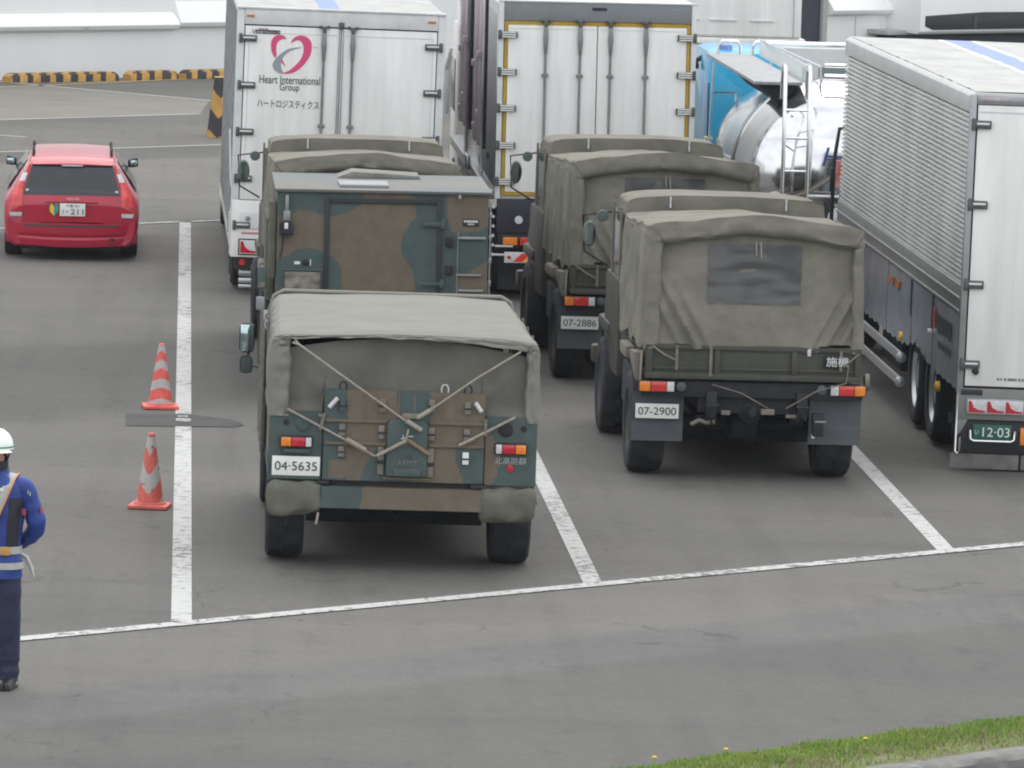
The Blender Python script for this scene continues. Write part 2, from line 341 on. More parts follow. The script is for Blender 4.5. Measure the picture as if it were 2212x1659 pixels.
def split_loose(o, gap=0.003):
    me = o.data; n = len(me.vertices); par = list(range(n))
    def f(i):
        while par[i] != i: par[i] = par[par[i]]; i = par[i]
        return i
    for e in me.edges: par[f(e.vertices[0])] = f(e.vertices[1])
    comp = {}
    for i in range(n): comp.setdefault(f(i), []).append(i)
    cl = [[set(v), [min(me.vertices[i].co[k] for i in v) - gap for k in range(3)], [max(me.vertices[i].co[k] for i in v) + gap for k in range(3)]] for v in comp.values()]
    k = 0
    while k < len(cl):
        j = k + 1; hit = False
        while j < len(cl):
            if all(cl[k][1][a] <= cl[j][2][a] and cl[j][1][a] <= cl[k][2][a] for a in range(3)):
                cl[k] = [cl[k][0] | cl[j][0], [min(cl[k][1][a], cl[j][1][a]) for a in range(3)], [max(cl[k][2][a], cl[j][2][a]) for a in range(3)]]; cl.pop(j); hit = True
            else: j += 1
        if not hit: k += 1
    if len(cl) < 2: return
    nm = o.name.split('.')[0]
    for q, (vs, _, _) in enumerate(cl):
        bm = bmesh.new(); bm.from_mesh(me); bm.verts.ensure_lookup_table()
        bmesh.ops.delete(bm, geom=[v for v in bm.verts if v.index not in vs], context='VERTS')
        m2 = bpy.data.meshes.new(nm); bm.to_mesh(m2); bm.free()
        for mt in me.materials: m2.materials.append(mt)
        c = o.copy(); c.data = m2; col.objects.link(c)
    bpy.data.objects.remove(o)
def text(s, x, z, wd, ht, y, mat, parent, name='lettering', thick=0.0015, face='-y', rot=0.0):
    cu = bpy.data.curves.new(name, 'FONT'); cu.body = s; cu.align_x = 'LEFT'; cu.extrude = thick
    t = bpy.data.objects.new('tmp', cu); col.objects.link(t)
    dg = bpy.context.evaluated_depsgraph_get(); me = bpy.data.meshes.new_from_object(t.evaluated_get(dg)); me.name = name
    bpy.data.objects.remove(t); bpy.data.curves.remove(cu)
    xs = [v.co.x for v in me.vertices]; ys = [v.co.y for v in me.vertices]
    sx = wd / max(1e-6, max(xs) - min(xs)); sy = ht / max(1e-6, max(ys) - min(ys))
    cx, cy = (max(xs) + min(xs)) / 2, (max(ys) + min(ys)) / 2
    for v in me.vertices:
        a, b2, d = (v.co.x - cx) * sx, (v.co.y - cy) * sy, v.co.z
        a, b2 = a * math.cos(rot) - b2 * math.sin(rot), a * math.sin(rot) + b2 * math.cos(rot)
        if face == '-y': v.co = (x + a, y - d, z + b2)
        else: v.co = (y - d, x - a, z + b2)      # '-x': reads from the left side
    me.materials.clear(); me.materials.append(mat)
    o = bpy.data.objects.new(name, me); col.objects.link(o); o.parent = parent
    return o
def nz3(x, y, z, s=1.0): return noise.noise(Vector((x * s, y * s, z * s)))
def smoothpts(P, n):
    P = [Vector(p) for p in P]; out = []
    for i in range(len(P) - 1):
        p0, p1, p2, p3 = P[max(i - 1, 0)], P[i], P[i + 1], P[min(i + 2, len(P) - 1)]
        for k in range(n):
            t = k / n
            out.append(0.5 * ((2 * p1) + (p2 - p0) * t + (2 * p0 - 5 * p1 + 4 * p2 - p3) * t * t + (3 * p1 - p0 - 3 * p2 + p3) * t ** 3))
    out.append(P[-1]); return out
def wheel(parent, x0, x1, y, r, rimmat, rr=0.55, lug=0.03, n=56, name='wheel'):
    b = MB(); wd = x1 - x0
    prof = [(x0 + wd * 0.12, r * rr), (x0, r * (rr + 0.1)), (x0, r * 0.9), (x0 + wd * 0.07, r * 0.975), (x0 + wd * 0.3, r), (x0 + wd * 0.46, r), (x0 + wd * 0.54, r), (x0 + wd * 0.7, r), (x1 - wd * 0.07, r * 0.975), (x1, r * 0.9), (x1, r * (rr + 0.1)), (x1 - wd * 0.12, r * rr)]
    def mod(i, k):
        if 3 <= i <= 8:
            ph = (k // 2 + (1 if i >= 6 else 0)) % 2
            return 1 - lug * ph
        return 1
    b.lathe(prof, 'x', (0, y, r), n, 0, mod)
    t = b.build(name, M_rubber, parent, smooth=25)
    b = MB(); b.lathe([(x0 + wd * 0.10, r * 0.1), (x0 + wd * 0.10, r * 0.3), (x0 + wd * 0.22, r * 0.36), (x0 + wd * 0.22, r * 0.48), (x0 + wd * 0.05, r * (rr + 0.015)), (x1 - wd * 0.05, r * (rr + 0.015)), (x1 - wd * 0.22, r * 0.48), (x1 - wd * 0.22, r * 0.36), (x1 - wd * 0.10, r * 0.3), (x1 - wd * 0.10, r * 0.1)], 'x', (0, y, r), 28)
    b.build('rim', rimmat, t)
    return t
def combo_lamp(parent, x0, x1, z0, z1, y, order):   # order: list of (material, fraction)
    h = MB().box(x0 - 0.008, x1 + 0.008, y, y + 0.05, z0 - 0.008, z1 + 0.008, 0.008).build('tail_lamp', M_black, parent)
    x = x0
    for mt, fr in order:
        xe = x + (x1 - x0) * fr
        MB().box(x + 0.002, xe - 0.002, y - 0.022, y - 0.001, z0, z1, 0.006).build('lens', mt, h); x = xe
    return h
def number_plate(parent, x0, x1, z0, z1, y, txt, back=M_plate, ink=M_ink, fr=(0.88, 0.52), name='number_plate'):
    p = MB().box(x0, x1, y, y + 0.012, z0, z1, 0.004).build(name, back, parent)
    text(txt, (x0 + x1) / 2, (z0 + z1) / 2, (x1 - x0) * fr[0], (z1 - z0) * fr[1], y - 0.003, ink, p, 'plate_number', thick=0.002)
    return p
# ============================================================ SETTING
DQ = Vector((0.752, 0.659, 0)); NQ = Vector((-0.659, 0.752, 0)); Q0 = Vector((-3.35, 111.6, 0))   # quay edge line, seaward normal
QE = Q0 + NQ * 0.55
A1, A2 = QE - DQ * 260, QE + DQ * 260
b = MB(); b.poly([(-300, -120, 0), (320, -120, 0), (A2.x, A2.y, 0), (A1.x, A1.y, 0)])
ground = b.build('asphalt_ground', M_asphalt, smooth=0); tag(ground, kind='structure')
b = MB(); b.poly([(A1.x, A1.y, 0), (A2.x, A2.y, 0), (A2.x, A2.y, -4), (A1.x, A1.y, -4)])
tag(b.build('quay_face', M_concrete, smooth=0), kind='structure')
b = MB(); b.poly([(-1500, -300, -2.2), (1500, -300, -2.2), (1500, 2500, -2.2), (-1500, 2500, -2.2)])
tag(b.build('harbour_water', M_water, smooth=0), kind='structure')
def strip(name, p0, p1, wd, mat, z=0.004):
    p0, p1 = Vector(p0), Vector(p1); t = (p1 - p0).normalized(); n_ = Vector((-t.y, t.x)) * wd / 2
    b = MB(); b.poly([(*(p0 - n_), z), (*(p1 - n_), z), (*(p1 + n_), z), (*(p0 + n_), z)])
    return tag(b.build(name, mat, smooth=0), kind='structure')
for x, y0, y1 in ((0.092, 43.16, 79.78), (3.24, 45.6, 82.3), (6.27, 48.05, 84.8), (9.35, 50.9, 87.3), (12.45, 53.4, 89.8)):
    strip('parking_line', (x, y0), (x, y1), 0.15, M_line)
strip('parking_line', (-3.6, 40.05), (12.8, 53.25), 0.17, M_line2, 0.008)
strip('parking_line', (0.092, 56.05), (0.092, 56.3), 0.14, M_line2, 0.010); strip('parking_line', (0.085, 56.42), (0.085, 56.55), 0.10, M_line2, 0.010)
strip('parking_line', (-6, 74.95), (0.02, 79.82), 0.13, M_line2, 0.008); strip('parking_line', (0.165, 79.93), (14.5, 91.5), 0.13, M_line2, 0.008)
strip('lane_line', (-8, 95.95), (0.33, 103.6), 0.17, M_line3)
strip('lane_line', (-9, 87.1), (0.70, 95.72), 0.15, M_line3)
strip('lane_line', (-9, 117.9), (0.95, 107.05), 0.2, M_line3, 0.008)
strip('lane_line', (-3.6, 97.0), (-2.45, 96.3), 0.14, M_line3)
strip('yellow_edge_line', (-9.3, 102.3), (8.0, 124.4), 0.16, M_yline, 0.008)
M_tan = base_mat('pale_apron_asphalt', (0.205, 0.196, 0.170), 0.9, var=0.16, vscale=1.2, stretch=(0.6, 1.4, 1), bump=0.3, bscale=50)
b = MB(); b.poly([(-10, 94.2, 0.003), (0.33, 103.7, 0.003), (0.5, 107.5, 0.003), (-2.6, 110.9, 0.003), (-10, 104.6, 0.003)])
tag(b.build('apron_patch', M_tan, smooth=0), kind='structure')
b = MB(); b.poly([(-0.44, 55.62, 0.006), (0.56, 55.72, 0.006), (0.66, 55.9, 0.006), (0.60, 56.2, 0.006), (0.42, 56.45, 0.006), (0.168, 56.72, 0.006), (-0.45, 56.66, 0.006)])
tag(b.build('asphalt_patch', M_patch, smooth=0), kind='structure')
# kerb stones along the quay edge
def kerb_block(label, s0, s1):
    L = s1 - s0; cpos = Q0 + DQ * s0
    b = MB(); n = max(6, int(L / 0.045))
    H_, W_ = 0.175, 0.24
    def fn(u, v):
        x = u * L; e = min(x, L - x) / 0.13; k = 1 - (1 - min(1, e)) ** 2 if e < 1 else 1
        prof = [(0, 0), (0.0, 0.80), (0.06, 0.96), (0.14, 1.0), (0.86, 1.0), (0.94, 0.96), (1, 0.80), (1, 0)]
        q = prof[round(v * 7)]
        return (x, -W_ * (1 - q[0]) , q[1] * H_ * (0.62 + 0.38 * k))
    ph = rnd.random()
    def mi(u, v): return int(((u * L + (0.10 if v < 0.3 else (0.0 if v < 0.8 else -0.1)) * (v * 7 / 2 if v < 0.3 else 1) + ph * 0.3 + nz3(u * L, v, 0, 9) * 0.035) / 0.175)) % 2
    b.grid(fn, n, 7, mi)
    for u in (0.0, 1.0): b.poly([fn(u, k / 7) for k in range(8)], 0)
    o = b.build('kerb_block', [M_hazy, M_hazk], None, 30)
    o.location = cpos; o.rotation_euler = (0, 0, math.atan2(DQ.y, DQ.x))
    return tag(o, label, 'kerb block', 'black and yellow kerb blocks along the quay edge')
kerb_block('longest black and yellow quay kerb block, beyond the roof of the red car', 0.05, 2.68)
kerb_block('short black and yellow quay kerb block next to the longest one', 2.98, 4.16)
kerb_block('black and yellow quay kerb block ending behind the heart logo truck', 4.36, 5.75)
kerb_block('black and yellow quay kerb block between the two white box trucks', 10.6, 11.72)
kerb_block('small black and yellow quay kerb block seen beside the mauve bars', 12.35, 13.5)
# leaning lever by the quay
b = MB(); b.tube([(4.86, 118.2, 0.0), (4.80, 118.2, 0.16), (4.70, 118.2, 0.36)], [0.022, 0.02, 0.018], 8); lv = b.build('mooring_lever', M_galv)
tag(lv, 'grey mooring lever leaning over the quay kerb between two white trucks', 'lever')
# concrete warning barrier
b = MB(); bw = 0.62
def bar_ring(t):
    hw = (0.30 - 0.11 * t); hy = 0.28 - 0.13 * t; z = t * 0.97
    pts = []
    for a, c_ in ((-1, -1), (1, -1), (1, 1), (-1, 1)):
        for k in range(6):
            pass
    n = 24
    def edge(p, q): return [(p[0] + (q[0] - p[0]) * k / n, p[1] + (q[1] - p[1]) * k / n, z) for k in range(n)]
    c4 = [(-hw, -hy), (hw, -hy), (hw, hy), (-hw, hy)]
    for k in range(4): pts += edge(c4[k], c4[(k + 1) % 4])
    return pts
def bar_mi(i, k):
    t = (i + .5) / 40; u = (k + .5) / 24
    s_ = (u if k < 24 else (2 - u if k < 48 else u))
    return int(((t * 1.0 + abs((u % 1) - 0.30) * -0.55 if k < 24 else t * 1.0 + (u % 1) * 0.5) * 3.0 + 1.05)) % 2
b.rings([bar_ring(i / 40) for i in range(41)], bar_mi)
wb = b.build('warning_barrier', [M_hazy, M_hazk], None, 30, (0.72, 97.7, 0)); 
tag(wb, 'black and yellow striped tapered block standing behind the heart logo truck', 'barrier')
# ship hull beyond the quay
HD = NQ * 1.7
sh = empty('moored_ship', Q0 + HD, 'white hull of a moored ship beyond the black and yellow kerb blocks', 'ship', rz=math.atan2(DQ.y, DQ.x))
b = MB(); b.box(-120, 160, 0, 22, -2.6, 13, 0.15); b.build('hull', M_hull, sh, 30)
b = MB(); b.prism([(-0.16, 0.86), (-0.20, 0.93), (-0.16, 1.02), (0.0, 1.16), (0.0, 0.80)], -60, 5.7, 0, 'x'); b.build('belting', M_belt, sh, 30)
b = MB(); b.prism([(-0.16, 0.90), (-0.20, 0.97), (-0.16, 1.06), (0.0, 1.38), (0.0, 0.84)], 5.72, 12.4, 0, 'x'); b.build('belting', M_belt, sh, 30)
b = MB(); b.prism([(-0.16, 0.98), (-0.20, 1.05), (-0.16, 1.12), (0.0, 1.3), (0.0, 0.92)], 24.3, 26.5, 0, 'x'); b.build('belting', M_belt, sh, 30)
b = MB()
for x in (25.2, 15.0): b.box(x, x + 0.02, -0.008, 0.004, -2, 0.9)
b.build('plate_seam', M_shipgrey, sh, 0)
b = MB(); b.box(23.50, 24.06, -0.02, 0.06, -0.6, 3.2); b.build('dark_recess', M_navywall, sh, 0)
b = MB(); b.box(24.07, 24.22, -0.10, 0.05, -0.6, 3.2, 0.02); b.build('recess_frame', M_shipgrey, sh)
# ramp housing at the right
b = MB(); b.prism([(-0.9, 0.55), (-1.0, 0.62), (-1.0, 2.6), (0.02, 2.6), (0.02, 0.62)], 26.2, 42, 0, 'x', 0.05); hs = b.build('ramp_housing', M_hull, sh, 30)
b = MB(); b.prism([(26.35, 0.74), (26.6, 0.655), (41.5, 0.655), (41.5, 0.98), (28.2, 1.03), (26.35, 0.96)], -1.02, -0.6, 0, 'y', 0.01)
b.build('ramp_opening', M_black, hs)
b = MB()
for x in (27.9, 29.9, 31.6): b.box(x, x + 0.12, -1.035, -1.022, 0.68, 0.96)
b.build('opening_rib', base_mat('opening_rib_grey', (0.05, 0.045, 0.045), 0.7), hs)
b = MB(); b.box(25.6, 42, -0.60, 0.05, 0.53, 0.64, 0.03); b.build('ramp_ledge', M_shipgrey, sh)
b = MB(); b.box(25.9, 42, -0.56, 0.04, 0.02, 0.525, 0.02); b.build('ledge_shade_box', M_navywall, sh)  # solid navy box stands for the shade under the ledge
# grass verge with kerb at the bottom right
VD = Vector((0.765, 0.644, 0)); VN = Vector((-0.644, 0.765, 0)); V0 = Vector((2.778, 36.6, 0))
vr = lambda s, t, z: (V0.x + VD.x * s + VN.x * t, V0.y + VD.y * s + VN.y * t, z)
b = MB()
def vg(u, v):
    s = -3 + u * 13; t = -0.86 + v * 0.98
    return vr(s, t, 0.012 + 0.085 * min(1, (1 - v) * 5) * min(1, (0.06 + v) * 6) + nz3(s, t, 0, 4) * 0.012 if v < 1 else 0.002)
b.grid(vg, 120, 14); verge = b.build('verge_soil', M_soil, None, 60); tag(verge, kind='structure')
b = MB(); g = random.Random(3)
for i in range(24000):
    s = g.uniform(-0.4, 8.4); t = g.uniform(-0.80, 0.11)
    edge = (t + 0.80) / 0.9
    dens = 0.35 + 0.65 * min(1, max(0, edge * 2.2 + nz3(s, t, 1, 2.5) * 0.9))
    if g.random() > dens: continue
    tuft = 1 + max(0, nz3(s, t, 7, 2.2)) * 1.1
    h = g.uniform(0.016, 0.04) * tuft * (0.6 + 0.4 * dens); a = g.uniform(0, 6.28); l = g.uniform(0.1, 0.9) * h; wd = g.uniform(0.003, 0.006)
    z0 = 0.012 + 0.085 * min(1, (0.12 - t) * 5 / 0.98 if t > -0.1 else 1)
    x, y, _ = vr(s, t, 0); dx, dy = math.cos(a), math.sin(a); mi = 1 if g.random() < (0.45 if edge < 0.4 else 0.16) + nz3(s, t, 4, 3) * 0.3 else 0
    b.poly([(x - dy * wd, y + dx * wd, z0), (x + dy * wd, y - dx * wd, z0), (x + dx * l * .4 + dy * wd * .7, y + dy * l * .4 - dx * wd * .7, z0 + h * .65), (x + dx * l, y + dy * l, z0 + h), (x + dx * l * .4 - dy * wd * .7, y + dy * l * .4 + dx * wd * .7, z0 + h * .65)], mi)
tag(b.build('verge_grass', [M_grass, M_drygrass], None, 0), kind='stuff')
b = MB()
def kb(u, v):
    s = -3 + u * 13; q = [(-1.06, -0.3), (-1.06, 0.075), (-1.03, 0.105), (-0.98, 0.115), (-0.87, 0.11), (-0.86, 0.04)][round(v * 5)]
    return vr(s, q[0] + nz3(s, v, 2, 3) * 0.01, q[1] + nz3(s, v, 5, 3) * 0.008 - (0.012 if abs((s % 0.62) - 0.31) > 0.295 else 0))
b.grid(kb, 260, 5); tag(b.build('verge_kerb', M_kerb, None, 40), kind='structure')
for s, t, lab in ((0.36, 0.03, 'yellow dandelion nearest the pointed tip of the grass verge'), (0.96, 0.0, 'yellow dandelion at the back edge of the grass verge'), (2.02, -0.20, 'yellow dandelion farthest inside the grass, nearest the kerb')):
    x, y, _ = vr(s, t, 0); d = empty('dandelion', (x, y, 0.07), lab, 'flower', 'dandelions in the verge')
    MB().tube([(0, 0, -0.03), (0.004, 0, 0.06)], 0.003, 6).build('stem', M_grass, d)
    MB().lathe([(0.056, 0.004), (0.060, 0.016), (0.067, 0.017), (0.071, 0.008)], 'z', n=14).build('flower_head', M_petal, d)

# ============================================================ CANVAS ARMY TRUCKS
M_mirback = base_mat('mirror_back_grey_green', (0.10, 0.13, 0.125), 0.45)
CP = [(-1.125, 1.15), (-1.12, 1.45), (-1.105, 1.75), (-1.095, 2.05), (-1.08, 2.19), (-1.03, 2.255), (-0.6, 2.30), (-0.25, 2.34), (0, 2.355)]
CP = [(x * 0.868, z) for x, z in CP]
CP = CP + [(-x, z) for x, z in reversed(CP[:-1])]
CPS = [(p.x, p.y) for p in smoothpts([(x, z, 0) for x, z in CP], 6)]
def cover_pt(k, y, sd, bows):
    x, z = CPS[k]; f = k / (len(CPS) - 1)
    d = min(abs(y - bo) for bo in bows); sag = 0.035 * (1 - math.exp(-(d / 0.35) ** 2))
    top = max(0, (z - 2.0) / 0.4)
    z -= (sag + 0.16 * y / 2.5) * top
    side = 1 if z < 2.1 else 0.25
    x *= 1 + 0.004 * y
    x += (nz3(x * 0.6 + sd, y * 1.5, z * 0.8, 2.2) * 0.035 + nz3(x + sd, y * 3.5, z * 1.2, 2.5) * 0.015) * side
    z += nz3(x * 2, y * 2 + sd, 0, 2.0) * 0.014
    if z < 1.3 and (k == 0 or k == len(CPS) - 1): z += 0.035 * math.sin(y * 9) + nz3(0, y + sd, 0, 4) * 0.03
    return x, z
def canvas_truck(loc, label, seed, tilt, plate, mark, yaw=0.014, canvas=M_canvas, vinyl=True, cabw=0.93):
    t = empty('army_truck', loc, label, 'army truck', 'olive army trucks with canvas covers', tilt=tilt, rz=yaw)
    bows = (0.02, 0.85, 1.65, 2.5)
    L = 2.52
    n = len(CPS) - 1
    b = MB(); NY = 60
    b.grid(lambda u, v: (lambda p: (p[0], v * L + nz3(p[0], p[1], seed, 3) * 0.008, p[1]))(cover_pt(round(u * n), v * L, seed, bows)), n, NY)
    # rear hem folded in over the last bow, puckered
    def hem(u, v):
        k = round(u * n); x, z = cover_pt(k, 0, seed, bows)
        jx = nz3(z * 5, seed, 1, 1) * 0.02; jz = nz3(x * 5, seed, 2, 1) * 0.018
        xi = max(-0.83 + jx, min(0.85 + jx, x)); zi = min(z, 2.335 - 0.16 - 0.13 * abs(xi) ** 1.6 + jz)
        pk = nz3(u * 45, v * 2.5, seed, 1) * 0.022 + nz3(u * 110, v * 1.5, seed, 1) * 0.010
        return (x + (xi - x) * v, -0.010 * math.sin(v * math.pi) - 0.014 * v + pk * math.sin(v * 2.4) + (0.04 if v > .95 else 0), z + (zi - z) * v)
    b.grid(hem, n, 6)
    b.build('canvas_cover', canvas, t, 60)
    # rear curtain
    def ztop(x):
        for k in range(n):
            if CPS[k][0] <= x <= CPS[k + 1][0]: return CPS[k][1] + (CPS[k + 1][1] - CPS[k][1]) * (x - CPS[k][0]) / max(1e-6, CPS[k + 1][0] - CPS[k][0])
        return 2.2
    def cur(u, v):
        x = -0.925 + 1.85 * u; zt = min(2.33, ztop(max(-0.86, min(0.86, x)))) - 0.06
        zb = 1.17 + 0.012 * math.sin(u * 21 + seed) + (0.05 if (0.12 < u < 0.2 or 0.80 < u < 0.97) else 0)
        z = zb + (zt - zb) * v
        # tension folds running from the lower tie points outwards and up
        f = 0
        for tx, d in ((-0.50, -1), (0.60, 1)):
            q = (x - tx) * d - (z - 1.17) * 0.55
            f += math.exp(-(q / 0.035) ** 2) * 0.05 * max(0, 1 - abs(z - 1.38) / 0.5) + math.exp(-((q - 0.13) / 0.04) ** 2) * 0.04 * max(0, 1 - abs(z - 1.5) / 0.55) + math.exp(-((q + 0.12) / 0.03) ** 2) * 0.025 * max(0, 1 - abs(z - 1.4) / 0.4)
        y = 0.085 - f * 1.7 * (1 - 0.3 * v) - 0.07 * max(0, 1 - v * 1.15) ** 1.5 + nz3(x, z, seed, 1.6) * 0.03 + nz3(x * 2, z * 0.6, seed, 3.5) * 0.016 + (0.5 - abs(nz3(x + z * 0.5, z - x * 0.3, seed + 3, 2.6))) * 0.02 - 0.02 * (1 - v)
        return (x, y, z)
    b = MB(); b.grid(cur, 90, 50); cu = b.build('rear_curtain', canvas, t, 60)
    if vinyl:
        def win(u, v):
            x = -0.42 + 0.82 * u; z = 1.57 + 0.52 * v
            p = cur((x + 0.925) / 1.85, max(0, min(1, (z - 1.17) / (ztop(x) - 0.06 - 1.17))))
            return (x, p[1] - 0.007 + nz3(x * 1.2, z * 5, seed, 2.2) * 0.012, z)
        MB().grid(win, 40, 26).build('window', M_vinyl, cu, 60)
        b = MB(); b.tube([(-0.01, 0.02, 2.12), (-0.005, 0.012, 2.0)], 0.006, 6); b.tube([(0.03, 0.02, 2.12), (0.04, 0.012, 1.98)], 0.006, 6); b.build('tie_cord', M_rope, cu)
    # gaps between curtain and hem: tie straps
    b = MB()
    for x, z0, z1 in ((-0.68, 0.98, 1.20), (-0.38, 0.93, 1.20), (0.77, 1.0, 1.18)):
        b.box(x - 0.012, x + 0.012, -0.035, -0.03, z0, z1)
    b.tube([(-0.90, -0.03, 1.19), (-0.80, -0.05, 1.12), (-0.70, -0.04, 1.07)], 0.011, 6); b.tube([(0.93, -0.03, 1.16), (0.79, -0.05, 1.04)], 0.008, 6)
    b.tube([(-0.36, -0.04, 0.86), (-0.1, -0.05, 0.79), (0.14, -0.03, 0.66)], 0.006, 6); b.tube([(0.84, -0.035, 1.06), (0.82, -0.05, 0.9), (0.56, -0.04, 0.82), (0.3, -0.02, 0.66)], 0.006, 6)
    b.build('tie_strap', M_strap, t)
    MB().box(0.47, 0.50, -0.045, -0.03, 1.13, 1.19, 0.004).build('buckle', M_clear, t)
    # cargo bed
    b = MB(); b.box(-0.95, 0.95, 0.0, 0.05, 0.92, 1.205, 0.006)
    b.box(-0.955, 0.955, -0.028, -0.001, 0.90, 0.955, 0.008); b.box(-0.955, 0.955, -0.022, -0.001, 1.16, 1.20, 0.006)
    b.box(-0.94, 0.94, -0.014, -0.001, 0.985, 1.005, 0.004)
    for x in (-0.92, -0.32, 0.36, 0.92): b.box(x - 0.025, x + 0.025, -0.03, -0.0, 0.955, 1.16, 0.006)
    tg = b.build('tailgate', M_od, t)
    b = MB(); b.box(-0.96, 0.96, 0.055, 2.52, 0.92, 0.99); 
    for s in (-1, 1): b.box(s * 0.93 - 0.02, s * 0.93 + 0.02, 0.055, 2.52, 0.99, 1.42, 0.01)
    b.box(-0.94, 0.94, 2.52, 2.56, 0.92, 1.6); b.build('cargo_bed', M_od, t)
    text(mark, 0.74, 1.085, 0.20, 0.085, -0.036, M_wlet, tg, 'unit_mark'); 
    MB().box(0.62, 0.84, -0.030, -0.0155, 1.03, 1.14, 0.003).build('mark_panel', M_black, tg)
    # chassis
    b = MB()
    for s in (-1, 1): b.box(s * 0.42 - 0.05, s * 0.42 + 0.05, 0.06, 4.6, 0.62, 0.80)
    b.box(-0.98, 0.98, 0.02, 0.10, 0.74, 0.88, 0.01); b.box(-0.47, 0.47, 0.08, 0.16, 0.60, 0.80)
    b.tube([(-0.9, 0.62, 0.46), (0.9, 0.62, 0.46)], 0.07, 10); b.tube([(-0.9, 3.70, 0.46), (0.9, 3.70, 0.46)], 0.06, 10)
    b.lathe([(-0.17, 0.05), (-0.12, 0.17), (0.1, 0.19), (0.17, 0.06)], 'x', (0, 0.62, 0.46), 18)
    for x in (-0.42, 0.42): b.box(x - 0.06, x + 0.06, 0.2, 1.4, 0.50, 0.56)
    b.box(-0.66, 0.66, 1.3, 4.4, 0.22, 0.92); b.box(-0.95, -0.6, 1.4, 2.3, 0.45, 0.85, 0.04); b.box(0.6, 0.95, 1.5, 2.2, 0.45, 0.85, 0.04)  # first box is added to stop light leaking under the truck
    b.build('chassis', M_dark, t)
    b = MB()
    for x in (-0.36, 0.44):
        b.box(x - 0.05, x + 0.05, -0.03, 0.05, 0.55, 0.80, 0.015); b.tube([(x - 0.05, -0.06, 0.62), (x - 0.05, -0.10, 0.68), (x + 0.05, -0.10, 0.68), (x + 0.05, -0.06, 0.62)], 0.013, 8)
        b.tube([(x, -0.035, 0.60), (x, -0.09, 0.57), (x, -0.06, 0.52)], 0.014, 8)
    b.build('tow_shackle', M_black, t)
    b = MB(); b.lathe([(-0.06, 0.035), (-0.0, 0.05), (0.06, 0.05), (0.10, 0.11), (0.14, 0.11)], 'y', (0.0, 0.0, 0.62), 16); b.build('tow_coupling', M_dark, t)
    b = MB(); b.box(0.08, 0.20, -0.03, 0.03, 0.60, 0.65, 0.01); b.box(0.30, 0.40, -0.02, 0.02, 0.575, 0.605, 0.008); b.box(-0.27, -0.19, -0.02, 0.02, 0.59, 0.63, 0.008)
    b.tube([(-0.53, 0.0, 0.50), (-0.46, -0.02, 0.54), (-0.40, 0, 0.515), (-0.32, -0.01, 0.53)], 0.02, 7); b.build('air_coupling', M_strap, t)
    MB().box(0.54, 0.64, -0.03, 0.05, 0.42, 0.62, 0.01).build('socket_box', M_black, t)
    MB().box(0.535, 0.565, -0.01, 0.01, 0.40, 0.44, 0.008).build('cable_tag', M_wlet, t)
    MB().box(0.56, 0.66, -0.035, -0.03, 0.545, 0.56).build('socket_lid', M_galv, t)
    combo_lamp(t, -1.0, -0.69, 0.785, 0.872, 0.0, ((M_amber, .32), (M_redl, .46), (M_clear, .22)))
    combo_lamp(t, 0.69, 1.0, 0.785, 0.872, 0.0, ((M_clear, .24), (M_redl, .44), (M_amber, .32)))
    for x in (-0.63, 0.61): MB().lathe([(-0.02, 0.03), (-0.015, 0.042), (0.02, 0.042)], 'y', (x, 0.0, 0.83), 20).build('round_reflector', M_flap, t)
    for x0, x1 in ((-1.045, -0.59), (0.525, 0.985)):
        b = MB(); b.grid(lambda u, v: (x0 + (x1 - x0) * u, 0.16 - 0.05 * v * v + nz3(u, v, x0, 2) * 0.01 - (0.006 if v < 0.32 else 0), 0.33 + 0.44 * v), 10, 16)
        b.grid(lambda u, v: (x0 + (x1 - x0) * u, 0.175 - 0.05 * v * v, 0.33 + 0.44 * v), 2, 8)
        b.build('mud_flap', M_flap, t)
    number_plate(t, -1.017, -0.635, 0.535, 0.665, 0.085, plate)
    for x0, x1 in ((-1.045, -0.735), (0.625, 0.935)):
        wheel(t, x0, x1, 0.62, 0.455, M_odrim); wheel(t, x0, x1, 3.70, 0.455, M_odrim)
    # left side stowage brackets seen under the canvas
    b = MB(); b.hexa([(-1.03, 0.1, 0.86), (-0.965, 0.1, 0.86), (-0.965, 0.55, 0.98), (-1.03, 0.55, 0.98), (-1.05, 0.1, 1.12), (-0.965, 0.1, 1.12), (-0.965, 0.55, 1.10), (-1.05, 0.55, 1.10)], 0.02); b.box(-1.05, -0.965, 0.9, 1.5, 0.98, 1.09, 0.02)
    b.build('stowage_bracket', M_strap, t)
    b = MB(); b.tube([(-0.98, 0.05, 1.14), (-0.99, 0.04, 0.86), (-0.98, 0.07, 0.80), (-0.97, 0.12, 0.84), (-0.98, 0.14, 1.12)], 0.012, 6); b.build('side_cord', M_rope, t)
    b = MB(); b.lathe([(1.0, 0.05), (1.0, 0.075), (1.04, 0.075), (1.04, 0.05)], 'x', (0, 0.1, 0.90), 18); b.build('tow_ring', M_strap, t)
    # cab
    b = MB(); b.box(-0.98, 0.98, 2.66, 4.05, 0.62, 1.52, 0.05); b.box(-0.92, 0.92, 4.05, 4.85, 0.60, 1.25, 0.10); b.box(-1.03, 1.03, 4.70, 4.90, 0.55, 0.72, 0.03)
    for s in (-1, 1): b.box(s * 0.84 - 0.17, s * 0.84 + 0.17, 3.38, 4.4, 0.94, 1.06, 0.04)
    b.build('cab_body', M_od, t)
    CC = [(-cabw, 1.5), (-cabw - 0.005, 1.9), (-cabw + 0.02, 2.18), (-cabw + 0.07, 2.275), (-0.5, 2.31), (0, 2.315), (0.5, 2.31), (cabw - 0.07, 2.275), (cabw - 0.02, 2.18), (cabw + 0.005, 1.9), (cabw, 1.5)]
